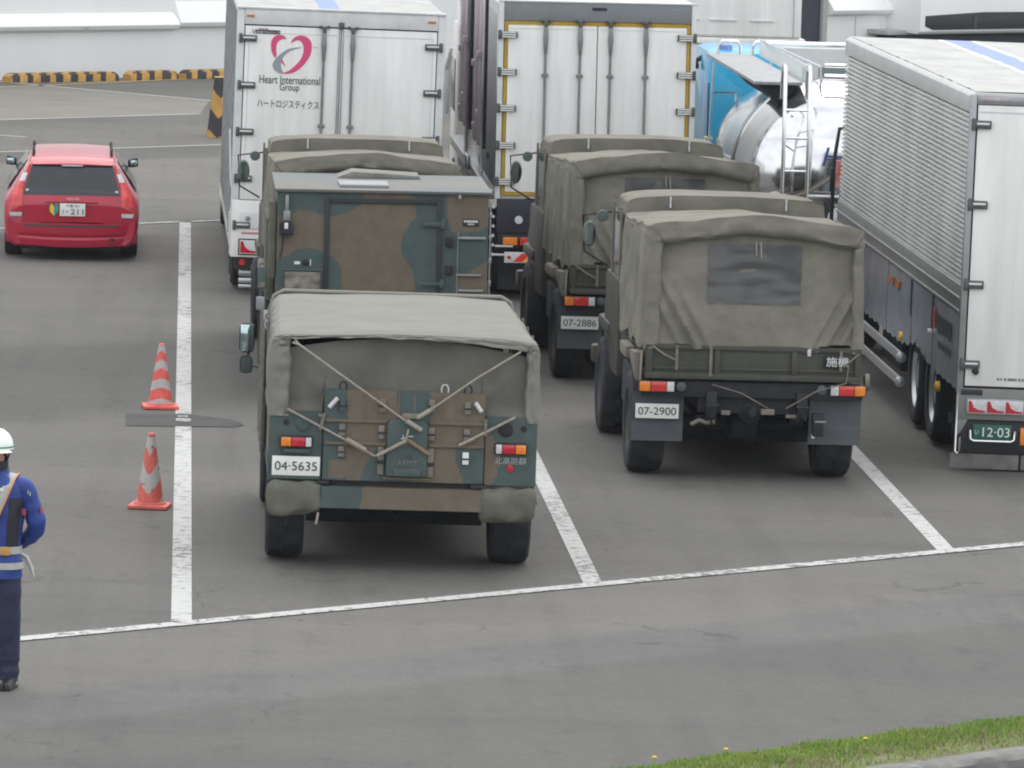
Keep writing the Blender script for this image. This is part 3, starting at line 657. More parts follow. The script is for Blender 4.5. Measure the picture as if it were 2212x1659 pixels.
    CS = [(p.x, p.y) for p in smoothpts([(x, z, 0) for x, z in CC], 5)]; m_ = len(CS) - 1
    b = MB(); b.grid(lambda u, v: (CS[round(u * m_)][0] + nz3(u * 5, v * 2, seed, 2) * 0.01, 2.70 + v * 1.25, CS[round(u * m_)][1] + nz3(u * 8, v * 2, seed, 1) * 0.012 - 0.02 * math.sin(v * 3.14) - 0.10 * max(0, v - 0.75) * 4 * (0 if CS[round(u * m_)][1] < 2 else 1)), m_, 16)
    b.grid(lambda u, v: (lambda p: (p[0] * (1 - 0.0 * v), 2.70 + nz3(p[0], v * 2, seed, 3) * 0.01, 1.5 + (p[1] - 1.5) * v))(CS[round(u * m_)]), m_, 10)
    b.build('cab_canvas', canvas, t, 50)
    for x in (-0.52, 0.55): MB().box(x - 0.008, x + 0.008, 2.68, 2.69, 2.20, 2.305).build('roof_strap', M_clear, t)
    b = MB(); b.hexa([(-0.86, 3.99, 1.5), (0.86, 3.99, 1.5), (0.86, 4.03, 1.5), (-0.86, 4.03, 1.5), (-0.86, 3.88, 2.2), (0.86, 3.88, 2.2), (0.86, 3.92, 2.2), (-0.86, 3.92, 2.2)]); b.build('windscreen', M_glass, t)
    MB().box(-cabw - 0.018, -cabw - 0.008, 2.95, 3.70, 1.62, 2.12).build('door_window', M_glass, t)
    b = MB(); b.box(-cabw - 0.03, -cabw - 0.01, 2.90, 2.95, 1.52, 2.18); b.box(-cabw - 0.03, -cabw - 0.01, 3.70, 3.76, 1.52, 2.18); b.build('door_frame', M_strap, t)
    # mirrors on the left front corner
    b = MB(); b.tube([(-0.98, 3.95, 1.55), (-1.20, 3.95, 1.68), (-1.22, 3.95, 2.02), (-0.93, 3.95, 2.06)], 0.011, 6); ma = b.build('mirror_arm', M_black, t)
    mr = MB().lathe([(-0.02, 0.02), (-0.018, 0.07), (0.0, 0.08), (0.03, 0.03)], 'y', (0, 0, 0), 22); 
    o = mr.build('side_mirror', M_mirback, t); o.location = (-1.16, 3.90, 1.85); o.scale = (0.82, 1.0, 1.55)
    g_ = MB().lathe([(0, 0.01), (0.001, 0.066)], 'y', (0, -0.0225, 0), 22).build('mirror_glass', base_mat('mirror_glass', (0.45, 0.55, 0.56), 0.08, 1.0), o)
    o2 = MB().lathe([(-0.012, 0.015), (-0.01, 0.050), (0.0, 0.055), (0.02, 0.02)], 'y', (-1.04, 3.90, 2.02), 20).build('convex_mirror', M_mirback, t)
    return t
canvas_truck((5.07, 52.4, 0), 'nearest olive army truck, canvas cover with a square vinyl window, plate 07-2900', 1.3, 0.002, '07-2900', '施機')
canvas_truck((4.91, 60.5, 0), 'olive canvas army truck parked directly ahead of the one with plate 07-2900', 5.7, 0.004, '07-2886', '施機', 0.04)
canvas_truck((1.90, 60.65, 0), 'olive canvas army truck parked ahead of the camouflage shelter, before the heart logo truck', 9.1, 0.0, '07-2871', '施機').scale = (1, 1, 0.962)
# ============================================================ CAMOUFLAGED OFF-ROAD VEHICLE (front left)
def wob(x, z, s=1.0): return nz3(x, z, s, 3.0) * 0.05 + nz3(x, z, s + 5, 9.0) * 0.008
def camo_gate(x, z):       # x -0.62..0.63, z 0.70..1.40 ; True = brown
    u = (x + 0.615) / 1.24 + wob(x, z, 1); v = (1.40 - z) / 0.70 + wob(x, z, 2) * 1.3
    if u < 0.145: return False if v < 0.78 else u > 0.02 and v < 0.97
    if u < 0.45: return v < 0.62 + u * 0.1 or (0.62 <= v and u < 0.34 - (v - 0.6) * 0.25)
    if u < 0.66 - 0.12 * max(0, v - 0.1) : return v < 0.02 and u < 0.46
    if v < 0.60: return True
    return u < 0.82 + 0.05 * v
def camo_bumper(x, z): return x > -0.32 + (z - 0.49) * 0.12 + wob(x, z, 3) * 0.3
def camo_noise(seed, th=0.0, sc_=1.3):
    return lambda x, y, z: nz3(x + seed, y, z, sc_) > th
def camo_box(b, x0, x1, y0, y1, z0, z1, fn, st=0.04):   # box with finely gridded faces so that the camouflage edges are crisp
    def g(f, a0, a1, c0, c1):
        nu, nv = max(1, round((a1 - a0) / st)), max(1, round((c1 - c0) / st))
        b.grid(lambda u, v: f(a0 + (a1 - a0) * u, c0 + (c1 - c0) * v), nu, nv, lambda u, v: 1 if fn(*f(a0 + (a1 - a0) * u, c0 + (c1 - c0) * v)) else 0)
    g(lambda a, c: (a, y0, c), x0, x1, z0, z1); g(lambda a, c: (a, y1, c), x0, x1, z0, z1)
    g(lambda a, c: (x0, a, c), y0, y1, z0, z1); g(lambda a, c: (x1, a, c), y0, y1, z0, z1)
    g(lambda a, c: (a, c, z1), x0, x1, y0, y1); g(lambda a, c: (a, c, z0), x0, x1, y0, y1)
    bmesh.ops.remove_doubles(b.b, verts=b.b.verts, dist=1e-4)
CAMO = [M_green, M_brown]
mg = empty('off_road_vehicle', (1.765, 46.1, 0), 'camouflaged military off-road vehicle with canvas roof and crossed ropes, plate 04-5635', 'military vehicle', tilt=0.006)
b = MB(); camo_box(b, -1.03, 1.03, 0.06, 3.2, 0.66, 1.20, camo_noise(3.3, 0.05)); b.build('body', CAMO, mg, 30)
b = MB(); b.box(-0.98, 0.98, 3.2, 4.75, 0.62, 1.12, 0.06); b.box(-1.04, 1.04, 4.55, 4.80, 0.5, 0.75, 0.03); b.build('bonnet', M_green, mg)
b = MB(); b.box(-0.70, 0.70, 1.35, 4.6, 0.20, 0.66); b.box(-0.5, 0.5, 0.3, 1.35, 0.45, 0.66); b.lathe([(-0.2, 0.05), (-0.13, 0.15), (0.13, 0.15), (0.2, 0.05)], 'x', (0.1, 0.70, 0.5), 16); b.tube([(-0.9, 0.70, 0.5), (0.9, 0.70, 0.5)], 0.07, 8); b.tube([(-0.9, 4.0, 0.5), (0.9, 4.0, 0.5)], 0.07, 8); b.build('chassis', M_dark, mg)  # first box is added to keep light from reaching the ground underneath
# corner panels
b = MB(); camo_box(b, -1.035, -0.625, 0.0, 0.06, 0.69, 1.215, lambda x, y, z: False); lp = b.build('rear_panel', CAMO, mg, 30)
b = MB(); camo_box(b, 0.635, 1.035, 0.0, 0.06, 0.69, 1.215, lambda x, y, z: x < 0.70 + 0.05 * math.sin(z * 9) and z < 1.12, 0.02); rp = b.build('rear_panel', CAMO, mg, 30)
for px, x1, x2 in ((lp, -0.905, -0.775), (rp, 0.93, 0.79)):
    MB().lathe([(-0.012, 0.012), (-0.012, 0.022), (0.01, 0.024)], 'y', (x1, 0, 1.135), 16).build('round_reflector', M_black, px)
    MB().lathe([(-0.014, 0.02), (-0.014, 0.05), (-0.01, 0.056), (0.01, 0.056)], 'y', (x2, 0, 1.125), 24).build('lamp_blank', M_dark if px is rp else M_green, px)
combo_lamp(mg, -0.943, -0.705, 0.955, 1.025, -0.045, ((M_amber, .34), (M_red, .46), (M_clear, .20)))
combo_lamp(mg, 0.715, 0.95, 0.945, 1.015, -0.045, ((M_clear, .21), (M_red, .44), (M_amber, .35)))
MB().box(-0.92, -0.72, -0.05, -0.0, 0.90, 0.935, 0.01).build('plate_lamp', M_green, mg)
number_plate(mg, -1.005, -0.635, 0.725, 0.875, -0.03, '04·5635', fr=(0.88, 0.46))
MB().box(-1.005, -0.635, -0.035, -0.02, 0.700, 0.722, 0.005).build('plate_bracket', M_green, mg)
text('北高防群', 0.835, 0.885, 0.245, 0.055, -0.006, base_mat('worn_white_mark', (0.42, 0.45, 0.45), 0.6), rp, 'unit_mark')
MB().lathe([(-0.014, 0.005), (-0.012, 0.028), (0, 0.03)], 'y', (0.835, 0.0, 0.826), 20).build('round_red_reflector', M_red, mg).scale = (1, 1, 1)
MB().box(0.64, 0.99, 0.0, 0.08, 0.625, 0.69, 0.01).build('rear_step_gap', M_black, mg)
# tailgate with strap racks
b = MB(); camo_box(b, -0.615, 0.625, -0.025, 0.03, 0.70, 1.40, lambda x, y, z: camo_gate(x, z), 0.0155); tg = b.build('tailgate', CAMO, mg, 30)
b = MB()
for x in (-0.435, -0.30, 0.30, 0.40, -0.04, 0.08): b.box(x - 0.006, x + 0.006, -0.029, -0.024, 1.20, 1.385)
b.build('panel_rib', M_brown, tg)
b = MB()
for x0, x1 in ((-0.605, -0.13), (0.20, 0.62)):
    for z in (1.165, 0.99): b.box(x0, x1, -0.048, -0.026, z - 0.013, z + 0.010, 0.005)
b.box(-0.15, 0.215, -0.05, -0.026, 0.715, 0.735, 0.005); b.build('rack_rail', M_brown, tg)
for x, z0, z1, mt in ((-0.475, 1.235, 1.33, M_green), (-0.475, 1.045, 1.14, M_strap), (-0.475, 0.885, 0.965, M_strap), (-0.17, 1.24, 1.34, M_strap), (-0.17, 1.03, 1.135, M_strap), (-0.17, 0.755, 0.97, M_strap),
                      (0.215, 1.25, 1.345, M_strap), (0.215, 1.03, 1.13, M_strap), (0.215, 0.745, 0.965, M_strap), (0.49, 1.24, 1.335, M_strap), (0.49, 1.035, 1.125, M_strap), (0.485, 0.85, 0.945, M_wlet)):
    MB().box(x - 0.024, x + 0.024, -0.055, -0.026, z0, z1, 0.005).build('webbing_strap', mt, tg)
    MB().box(x - 0.027, x + 0.027, -0.060, -0.055, z0 + (z1 - z0) * 0.38, z0 + (z1 - z0) * 0.52, 0.003).build('strap_buckle', M_dark, tg)
for x, mt in ((-0.475, M_dark), (-0.285, M_brown), (0.31, M_clear), (0.49, M_dark)):
    MB().tube([(x - 0.025, -0.01, 1.39), (x - 0.027, -0.012, 1.435), (x - 0.015, -0.012, 1.46), (x + 0.015, -0.012, 1.46), (x + 0.027, -0.012, 1.435), (x + 0.025, -0.01, 1.39)], 0.006, 6).build('top_loop', mt, tg)
# canister in the middle
b = MB(); b.prism([(-0.13, 0.745), (0.19, 0.745), (0.185, 1.15), (0.15, 1.19), (-0.10, 1.19), (-0.125, 1.15)], -0.085, -0.027, 0, 'y', 0.015); fc = b.build('fuel_can', M_green, mg)
b = MB(); b.box(-0.02, 0.12, -0.10, -0.03, 1.195, 1.235, 0.012); b.lathe([(-0.03, 0.02), (0.0, 0.03), (0.02, 0.03)], 'z', (0.02, -0.07, 1.20), 12); b.build('can_handle', M_strap, fc)
text('US', 0.035, 0.905, 0.07, 0.032, -0.088, base_mat('embossed_lettering', (0.07, 0.085, 0.078), 0.6), fc, 'embossed_text', thick=0.004)
text('ARMY', 0.035, 0.855, 0.155, 0.042, -0.088, base_mat('worn_lettering', (0.17, 0.18, 0.17), 0.6), fc, 'embossed_text', thick=0.004)
b = MB(); b.prism([(-0.06, 0.75), (0.13, 0.75), (0.15, 0.81), (-0.08, 0.81)], -0.10, -0.086, 0, 'y', 0.005); b.build('can_foot', M_green, fc)
text('七二', 0.03, 1.04, 0.10, 0.07, -0.088, M_wlet, fc, 'can_mark')
# bumper with canvas bags
b = MB(); camo_box(b, -0.62, 0.62, -0.10, 0.06, 0.49, 0.655, lambda x, y, z: camo_bumper(x, z), 0.015)
b.build('bumper', CAMO, mg, 30)
b = MB(); b.box(-0.55, 0.65, 0.03, 0.10, 0.655, 0.70); b.box(-0.66, -0.56, -0.06, 0.06, 0.66, 0.695, 0.01); b.box(0.53, 0.66, -0.06, 0.06, 0.655, 0.695, 0.01); b.build('bumper_bracket', M_black, mg)
def bag(x0, x1, z0, z1, sd):
    b = MB(); n, m_ = 40, 26
    def fn(u, v):
        t = 2 * math.pi * v; x = x0 + (x1 - x0) * u
        e = min(1, min(u, 1 - u) / 0.16); k = math.sqrt(max(0.0, 1 - (1 - e) ** 2)) if e < 1 else 1
        k = 0.30 + 0.70 * k if 0 < u < 1 else 0.02
        c, s_ = math.cos(t), math.sin(t); sup = lambda q: math.copysign(abs(q) ** 0.65, q)
        wr = 1 + nz3(x * 4, v * 5, sd, 1.3) * 0.22 + nz3(x * 9 + v * 6, v * 3, sd, 1.2) * 0.16
        return (x + nz3(u * 3, v * 4, sd, 1) * 0.012, -0.03 + 0.09 * sup(c) * k * wr, (z0 + z1) / 2 + (z1 - z0) / 2 * sup(s_) * k * wr - 0.02 * math.sin(u * 3.14))
    b.grid(fn, n, m_); bmesh.ops.remove_doubles(b.b, verts=b.b.verts, dist=2e-4)
    return b.build('bumper_bag', M_bagc, mg, 60)
bag(-1.045, -0.60, 0.435, 0.69, 2.0); bag(0.59, 1.045, 0.415, 0.69, 4.4)
MB().tube([(-0.64, -0.12, 0.455), (-0.648, -0.14, 0.40), (-0.655, -0.13, 0.365)], 0.010, 6).build('hanging_strap', M_rope, mg)
# canvas roof
MP = [(-1.045, 1.18), (-1.05, 1.5), (-1.04, 1.72), (-1.00, 1.805), (-0.9, 1.835), (-0.45, 1.85), (0, 1.855)]
MP = MP + [(-x, z) for x, z in reversed(MP[:-1])]
MS = [(p.x, p.y) for p in smoothpts([(x, z, 0) for x, z in MP], 7)]; mn = len(MS) - 1
def roofpt(k, y):
    x, z = MS[k]; f = y / 3.25
    x *= 1 - 0.045 * f * (1 if z > 1.3 else 0.3)
    z -= 0.02 * math.sin(f * 3.14) * max(0, (z - 1.7) / 0.15)
    s = 1 if z < 1.78 else 0.3
    return (x + (nz3(x, y * 1.4, z, 2.2) * 0.028 + nz3(x, y * 3, z * 2, 3) * 0.012) * s, y, z + nz3(x * 1.5, y, 3, 1.5) * 0.012 - (0.02 if z > 1.8 and y < 0.06 else 0))
b = MB(); b.grid(lambda u, v: roofpt(round(u * mn), v * 3.22), mn, 40)
def mhem(u, v):
    k = round(u * mn); x, y, z = roofpt(k, 0)
    jx = nz3(z * 9, 3, 1, 1) * 0.025; jz = nz3(x * 8, 2, 2, 1) * 0.012
    xi = max(-0.885 + jx, min(0.935 + jx, x)); zi = min(z, 1.80 - 0.045 * ((xi + 0.05) / 0.9) ** 2 - 0.018 * xi + jz)
    pk = nz3(u * 40, v * 2.0, 4, 1.6) * 0.026 + nz3(u * 95, v * 3, 7, 1) * 0.024
    return (x + (xi - x) * v, -0.010 * math.sin(v * math.pi) - 0.014 * v + pk * math.sin(v * 2.5) + (0.045 if v > .95 else 0), z + (zi - z) * v)
b.grid(mhem, mn, 10)
b.build('canvas_roof', M_canvasb, mg, 60)
def mcur(u, v):
    x = -0.93 + 1.88 * u; zt = 1.80 - 0.10 * (2 * u - 1) ** 2 - 0.015 * u; zb = 1.19 + (0.2 if 0.165 < u < 0.82 else 0.0)
    z = zb + (zt - zb) * v
    f = 0
    for ax, d in ((-0.62, 1), (0.64, -1)):
        q = (x - ax) * d + (z - 1.40) * 1.1; f += math.exp(-(q / 0.09) ** 2) * 0.03 * (1 - v)
    roll = 0.05 * math.exp(-((v - 0.06) / 0.08) ** 2) * (1 if (u < 0.165 or u > 0.82) else 0)
    return (x, 0.085 - f - roll + nz3(x * 1.2, z, 3, 1.6) * 0.05 + nz3(x * 2.5, z * 1.5, 8, 2.5) * 0.02, z)
b = MB(); b.grid(mcur, 100, 40); b.build('rear_curtain', M_curtain, mg, 60)
# windscreen hoop, doors, dark side opening
b = MB(); b.tube([(-1.0, 3.27, 1.2), (-1.0, 3.27, 1.70), (-0.97, 3.27, 1.81), (-0.90, 3.27, 1.853), (0.9, 3.27, 1.853), (0.97, 3.27, 1.81), (1.0, 3.27, 1.70), (1.0, 3.27, 1.2)], 0.022, 10); b.build('windscreen_hoop', M_canvasb, mg)
MB().tube([(-0.94, 3.235, 1.78), (-0.88, 3.235, 1.842), (0.88, 3.235, 1.842), (0.94, 3.235, 1.78)], 0.014, 8).build('roof_seam', M_black, mg)
b = MB(); b.hexa([(-0.93, 3.30, 1.14), (0.93, 3.30, 1.14), (0.93, 3.33, 1.14), (-0.93, 3.33, 1.14), (-0.93, 3.30, 1.78), (0.93, 3.30, 1.78), (0.93, 3.33, 1.78), (-0.93, 3.33, 1.78)]); b.build('windscreen', M_glass, mg)
for s in (-1, 1):
    b = MB(); b.box(s * 1.058 - 0.008, s * 1.058 + 0.008, 1.7, 3.1, 1.20, 1.68); b.box(s * 1.045 - 0.008, s * 1.045 + 0.008, 1.5, 3.15, 0.72, 1.18); d = b.build('side_opening', M_black, mg)
    b = MB()
    for y in (1.66, 2.4, 3.12): b.tube([(s * 1.07, y, 0.7), (s * 1.07, y, 1.7)], 0.013, 6)
    b.build('door_post', M_strap, d)
b = MB(); b.tube([(-1.03, 3.35, 1.20), (-1.15, 3.38, 1.22), (-1.17, 3.4, 1.30), (-1.17, 3.4, 1.34)], 0.012, 6); b.build('mirror_arm', M_green, mg)
MG = base_mat('mirror_glass', (0.45, 0.55, 0.56), 0.08, 1.0)
for nm, zc, hw, hh in (('side_mirror', 1.447, 0.062, 0.122), ('lower_mirror', 1.228, 0.052, 0.075)):
    o = MB().box(-1.185 - hw, -1.185 + hw, 3.36, 3.41, zc - hh, zc + hh, 0.045, 0, 4).build(nm, M_green, mg)
    MB().box(-1.185 - hw + 0.008, -1.185 + hw - 0.008, 3.354, 3.3595, zc - hh + 0.01, zc + hh - 0.01, 0.002).build('mirror_glass', MG if nm == 'side_mirror' else M_green, o)
for x0, x1 in ((-1.03, -0.735), (0.72, 1.03)):
    wheel(mg, x0, x1, 0.68, 0.455, M_odrim, lug=0.035); wheel(mg, x0, x1, 4.0, 0.455, M_odrim, lug=0.035)
# ropes
def rope(pts, r, knots=()):
    b = MB(); b.tube(pts, r, 7)
    for (p, q, rr) in knots: b.tube([p, q], rr, 8)
    return b.build('rope', M_rope, mg)
rope([(-0.855, -0.02, 1.775), (-0.83, -0.05, 1.745), (-0.45, -0.085, 1.49), (0.0, -0.11, 1.19), (0.03, -0.11, 1.165)], 0.0085, (((0.015, -0.125, 1.185), (0.135, -0.125, 1.115), 0.019), ((-0.875, -0.03, 1.755), (-0.82, -0.05, 1.74), 0.009)))
rope([(0.885, -0.02, 1.735), (0.55, -0.07, 1.525), (0.25, -0.10, 1.31), (0.09, -0.11, 1.20)], 0.0085, (((0.10, -0.125, 1.21), (0.20, -0.125, 1.275), 0.018), ((0.20, -0.12, 1.265), (0.215, -0.12, 1.30), 0.011)))
rope([(-0.90, -0.025, 1.24), (-0.40, -0.08, 0.995), (-0.215, -0.085, 0.90), (-0.05, -0.11, 0.995), (0.02, -0.115, 1.035), (0.035, -0.115, 1.12)], 0.0095, (((-0.44, -0.095, 1.025), (-0.29, -0.095, 0.945), 0.020), ((-0.20, -0.10, 0.905), (0.02, -0.115, 1.03), 0.014)))
MB().tube([(0.03, -0.115, 1.035), (0.20, -0.09, 0.925)], 0.016, 8).build('tie_strap', M_brownstrap, mg)
rope([(0.86, -0.02, 1.225), (0.62, -0.055, 1.10), (0.43, -0.065, 1.0)], 0.011, (((0.43, -0.07, 1.0), (0.55, -0.065, 1.06), 0.013),))
b = MB(); b.tube([(-0.515, -0.06, 1.34), (-0.58, -0.06, 1.265)], 0.018, 8); b.tube([(0.545, -0.06, 1.335), (0.595, -0.06, 1.265)], 0.018, 8); b.build('gate_pin', M_clear, mg)
b = MB(); b.tube([(-0.615, -0.05, 1.215), (-0.64, -0.05, 1.09)], 0.014, 8); b.tube([(0.63, -0.05, 1.205), (0.63, -0.05, 1.08)], 0.014, 8); b.tube([(-0.625, -0.045, 1.19), (-0.66, -0.04, 1.20)], 0.014, 8); b.build('gate_strap', M_strap, mg)

# ============================================================ CAMOUFLAGED SHELTER (middle left)
def zp(px, py): return ((px - 1180) * 0.001162, 2.05 - (py - 345) * 0.001162)
def pw(t, P):
    if t <= P[0][0]: return P[0][1]
    for (a, c), (a2, c2) in zip(P, P[1:]):
        if t <= a2: return c + (c2 - c) * (t - a) / (a2 - a)
    return P[-1][1]
def camo_shelter(x, z):
    px = x / 0.001162 + 1180; py = (2.05 - z) / 0.001162 + 345
    px += nz3(x, z, 1, 3) * 14; py += nz3(x, z, 6, 3) * 14
    if px > 1690:
        if py < pw(px, [(1690, 380), (1720, 560), (1750, 645), (1800, 668), (1900, 657), (1990, 645), (2040, 610), (2070, 585)]): return px > 1715
        return px > 1790 and py > pw(px, [(1790, 1012), (1900, 1000), (1960, 950), (2070, 885)])
    if px > pw(py, [(360, 1400), (380, 1455), (540, 1450), (600, 1400), (680, 1350), (760, 1338), (850, 1345), (930, 1400), (1000, 1440), (1160, 1455)]): return False
    if px < 1010 and py < pw(px, [(300, 560), (420, 530), (500, 497), (600, 505), (690, 535), (760, 540), (850, 520), (930, 480), (1000, 430), (1010, 345)]): return False
    if px < 845 and py > pw(px, [(320, 910), (400, 880), (460, 832), (560, 815), (640, 828), (690, 850), (740, 872), (800, 912), (835, 960), (845, 1010)]): return False
    return True
se = empty('shelter_trailer', (1.985, 58.0, 0), 'camouflaged box shelter with dark framed rear door between canvas trucks', 'shelter trailer', tilt=-0.006)
b = MB(); b.grid(lambda u, v: (-1.022 + 2.044 * u, 0.0, 0.75 + 1.3 * v), 204, 130, lambda u, v: 1 if camo_shelter(-1.022 + 2.044 * u, 0.75 + 1.3 * v) else 0)
camo_box(b, -1.022, 1.022, 0.003, 2.15, 0.75, 2.05, lambda x, y, z: nz3(x * 0.8 + 2, y * 0.9, z, 1.6) > 0.02, 0.08); b.build('shelter_body', CAMO, se, 30)
M_roofc = base_mat('faded_camouflage_roof', (0.085, 0.104, 0.105), 0.5, color2=(0.118, 0.11, 0.092), vscale=1.3, vth=(0.44, 0.52))
b = MB(); b.box(-1.05, 1.05, -0.045, 2.17, 2.052, 2.085, 0.012); b.build('shelter_roof', M_roofc, se)
def P2(a, c): return zp(a, c)
b = MB()
x0, z1 = zp(695, 385); x1, z0 = zp(1672, 1290)
for q in ((x0, x0 + 0.045, z0, z1), (x1 - 0.045, x1, z0, z1)): b.box(q[0], q[1], -0.025, -0.002, q[2], q[3], 0.006)
b.box(x0 + 0.046, x1 - 0.046, -0.022, -0.002, z1 - 0.05, z1, 0.006); b.box(x0 + 0.046, x1 - 0.046, -0.022, -0.002, z0, z0 + 0.05, 0.006)
df = b.build('door_frame', base_mat('dark_door_seal', (0.022, 0.027, 0.032), 0.55), se)
b = MB()
for (pa, pb) in ((570, 610), (1075, 1105)):
    xa, za = zp(1510, pa); xb, zb = zp(1690, pb); b.box(xa, xb, -0.05, -0.026, zb, za, 0.012); b.box(xb - 0.03, xb + 0.01, -0.055, -0.026, zb - 0.02, za + 0.03, 0.01)
b.build('door_hinge', M_green, se)
b = MB()
for pc in (735, 970):
    xa, za = zp(1735, pc); b.box(xa - 0.035, xa + 0.035, -0.05, -0.002, za - 0.045, za + 0.045, 0.012)
b.build('door_latch', M_dark, se)
xa, za = zp(380, 420); xb, zb = zp(378, 640)
b = MB(); b.box(xa - 0.018, xa + 0.018, -0.05, -0.002, za - 0.10, za + 0.06, 0.01); b.box(xa - 0.035, xa + 0.035, -0.06, -0.002, za - 0.19, za - 0.09, 0.012); ip = b.build('grey_socket', M_galv, se)
b = MB(); b.box(xb - 0.065, xb + 0.065, -0.09, -0.002, zb - 0.07, zb + 0.055, 0.012); jb = b.build('junction_box', M_dark, se)
MB().box(xb - 0.02, xb + 0.015, -0.098, -0.09, zb - 0.01, zb + 0.05, 0.004).build('box_label', M_wlet, jb)
MB().tube([(xb - 0.03, -0.04, zb - 0.07), (xb - 0.04, -0.04, zb - 0.22), (xb - 0.06, -0.03, zb - 0.30)], 0.008, 6).build('cable', M_dark, se)
xa, za = zp(545, 930); b = MB(); b.lathe([(-0.025, 0.01), (-0.02, 0.03), (0, 0.034)], 'y', (xa, 0, za), 18); b.build('round_port', M_black, se)
b = MB(); b.box(xa - 0.11, xa - 0.055, -0.008, -0.002, za - 0.02, za + 0.008); b.box(xa + 0.04, xa + 0.05, -0.008, -0.002, za - 0.03, za + 0.03); b.build('white_mark', M_wlet, se)
xa, za = zp(520, 1110)
def bagf(u, v): return (xa - 0.17 + 0.34 * u, -0.05 - 0.03 * math.sin(u * 3.1) * math.sin(v * 3.1) - nz3(u * 3, v * 3, 2, 1.5) * 0.03, za - 0.2 + 0.32 * v)
b = MB(); b.grid(bagf, 24, 24); b.grid(lambda u, v: (xa - 0.17 + 0.34 * u, -0.004, za - 0.2 + 0.32 * v), 1, 1); b.build('canvas_pocket', M_canvas, se, 60)
b = MB(); b.box(xa - 0.19, xa + 0.19, -0.03, -0.002, za + 0.125, za + 0.145, 0.004); b.box(xa - 0.19, xa - 0.175, -0.03, -0.002, za - 0.2, za + 0.125); b.box(xa + 0.175, xa + 0.19, -0.03, -0.002, za - 0.2, za + 0.125); b.build('pocket_frame', M_green, se)
xa, za = zp(1912, 573); o = MB().box(xa - 0.078, xa + 0.078, -0.012, -0.002, za - 0.032, za + 0.036, 0.004).build('data_plate', base_mat('plate_dark_green', (0.012, 0.03, 0.026), 0.5), se)
b = MB()
for i in range(8): b.box(xa - 0.066 + i * 0.017, xa - 0.066 + i * 0.017 + 0.012, -0.016, -0.0125, za + 0.002 + (0.004 if i == 1 else 0), za + 0.024)
for i in range(6): b.box(xa - 0.03 + i * 0.011, xa - 0.03 + i * 0.011 + 0.008, -0.016, -0.0125, za - 0.020, za - 0.008)
b.build('plate_characters', M_wlet, o)
b = MB()
for (a1, c1, a2, c2) in ((1810, 690, 2040, 712), (1800, 1003, 2010, 1018), (1820, 1130, 2030, 1150)):
    p = zp(a1, c1); q = zp(a2, c2); b.box(p[0], q[0], -0.035, -0.002, q[1], p[1], 0.006)
b.build('step_rail', M_galv, se)
b = MB(); p = zp(1807, 660); b.tube([(p[0], -0.02, p[1]), (p[0], -0.02, p[1] - 0.62)], 0.006, 6); p = zp(1815, 360); b.box(p[0] - 0.015, p[0] + 0.015, -0.06, -0.002, p[1] - 0.02, p[1] + 0.02, 0.006); b.build('catch_rod', M_galv, se)
b = MB(); b.box(-0.42, 0.06, 0.25, 0.85, 2.086, 2.115, 0.008); b.build('roof_hatch', base_mat('pale_hatch', (0.26, 0.285, 0.29), 0.5, var=0.06, vscale=4), se)
b = MB(); b.prism([(-0.42, 2.086), (0.42, 2.086), (0.40, 2.12), (-0.26, 2.15), (-0.36, 2.11)], 1.55, 2.05, 0, 'y', 0.01); b.build('folded_roof_cover', base_mat('pale_cover', (0.22, 0.215, 0.19), 0.7, color2=(0.13, 0.125, 0.11), vscale=5), se)
b = MB(); b.box(-0.97, 0.97, 0.1, 2.3, 0.5, 0.74); b.box(-0.06, 0.06, 2.3, 3.2, 0.48, 0.6); b.tube([(-0.8, 1.1, 0.45), (0.8, 1.1, 0.45)], 0.06, 8); b.build('trailer_frame', M_dark, se)
b = MB()
for q in range(5): b.box(1.03, 1.06, 0.02, 0.10, 0.95 + q * 0.22, 1.0 + q * 0.22, 0.006)
b.box(1.035, 1.05, 0.03, 0.09, 0.8, 2.0); b.build('side_cleat', M_galv, se)
b = MB(); b.box(-1.10, -1.03, 0.05, 0.5, 1.2, 1.95, 0.02); b.box(-1.12, -1.03, 0.6, 1.9, 0.95, 1.75, 0.03); b.build('side_locker', M_bagc, se)
b = MB(); b.box(-1.20, -1.115, -0.02, 0.02, 1.10, 1.32, 0.02); b.tube([(-1.12, 0.02, 1.02), (-1.02, 0.03, 0.96)], 0.012, 6); mk = b.build('side_marker_board', M_green, se)
b = MB(); b.box(-1.19, -1.125, -0.027, -0.021, 1.12, 1.17, 0.003); b.build('marker_patch', M_strap, mk)
MB().box(-1.21, -1.125, -0.02, 0.02, 0.90, 1.03, 0.015).build('marker_lamp', M_galv, se)
for x0, x1 in ((-0.95, -0.68), (0.68, 0.95)): wheel(se, x0, x1, 1.1, 0.44, M_odrim)
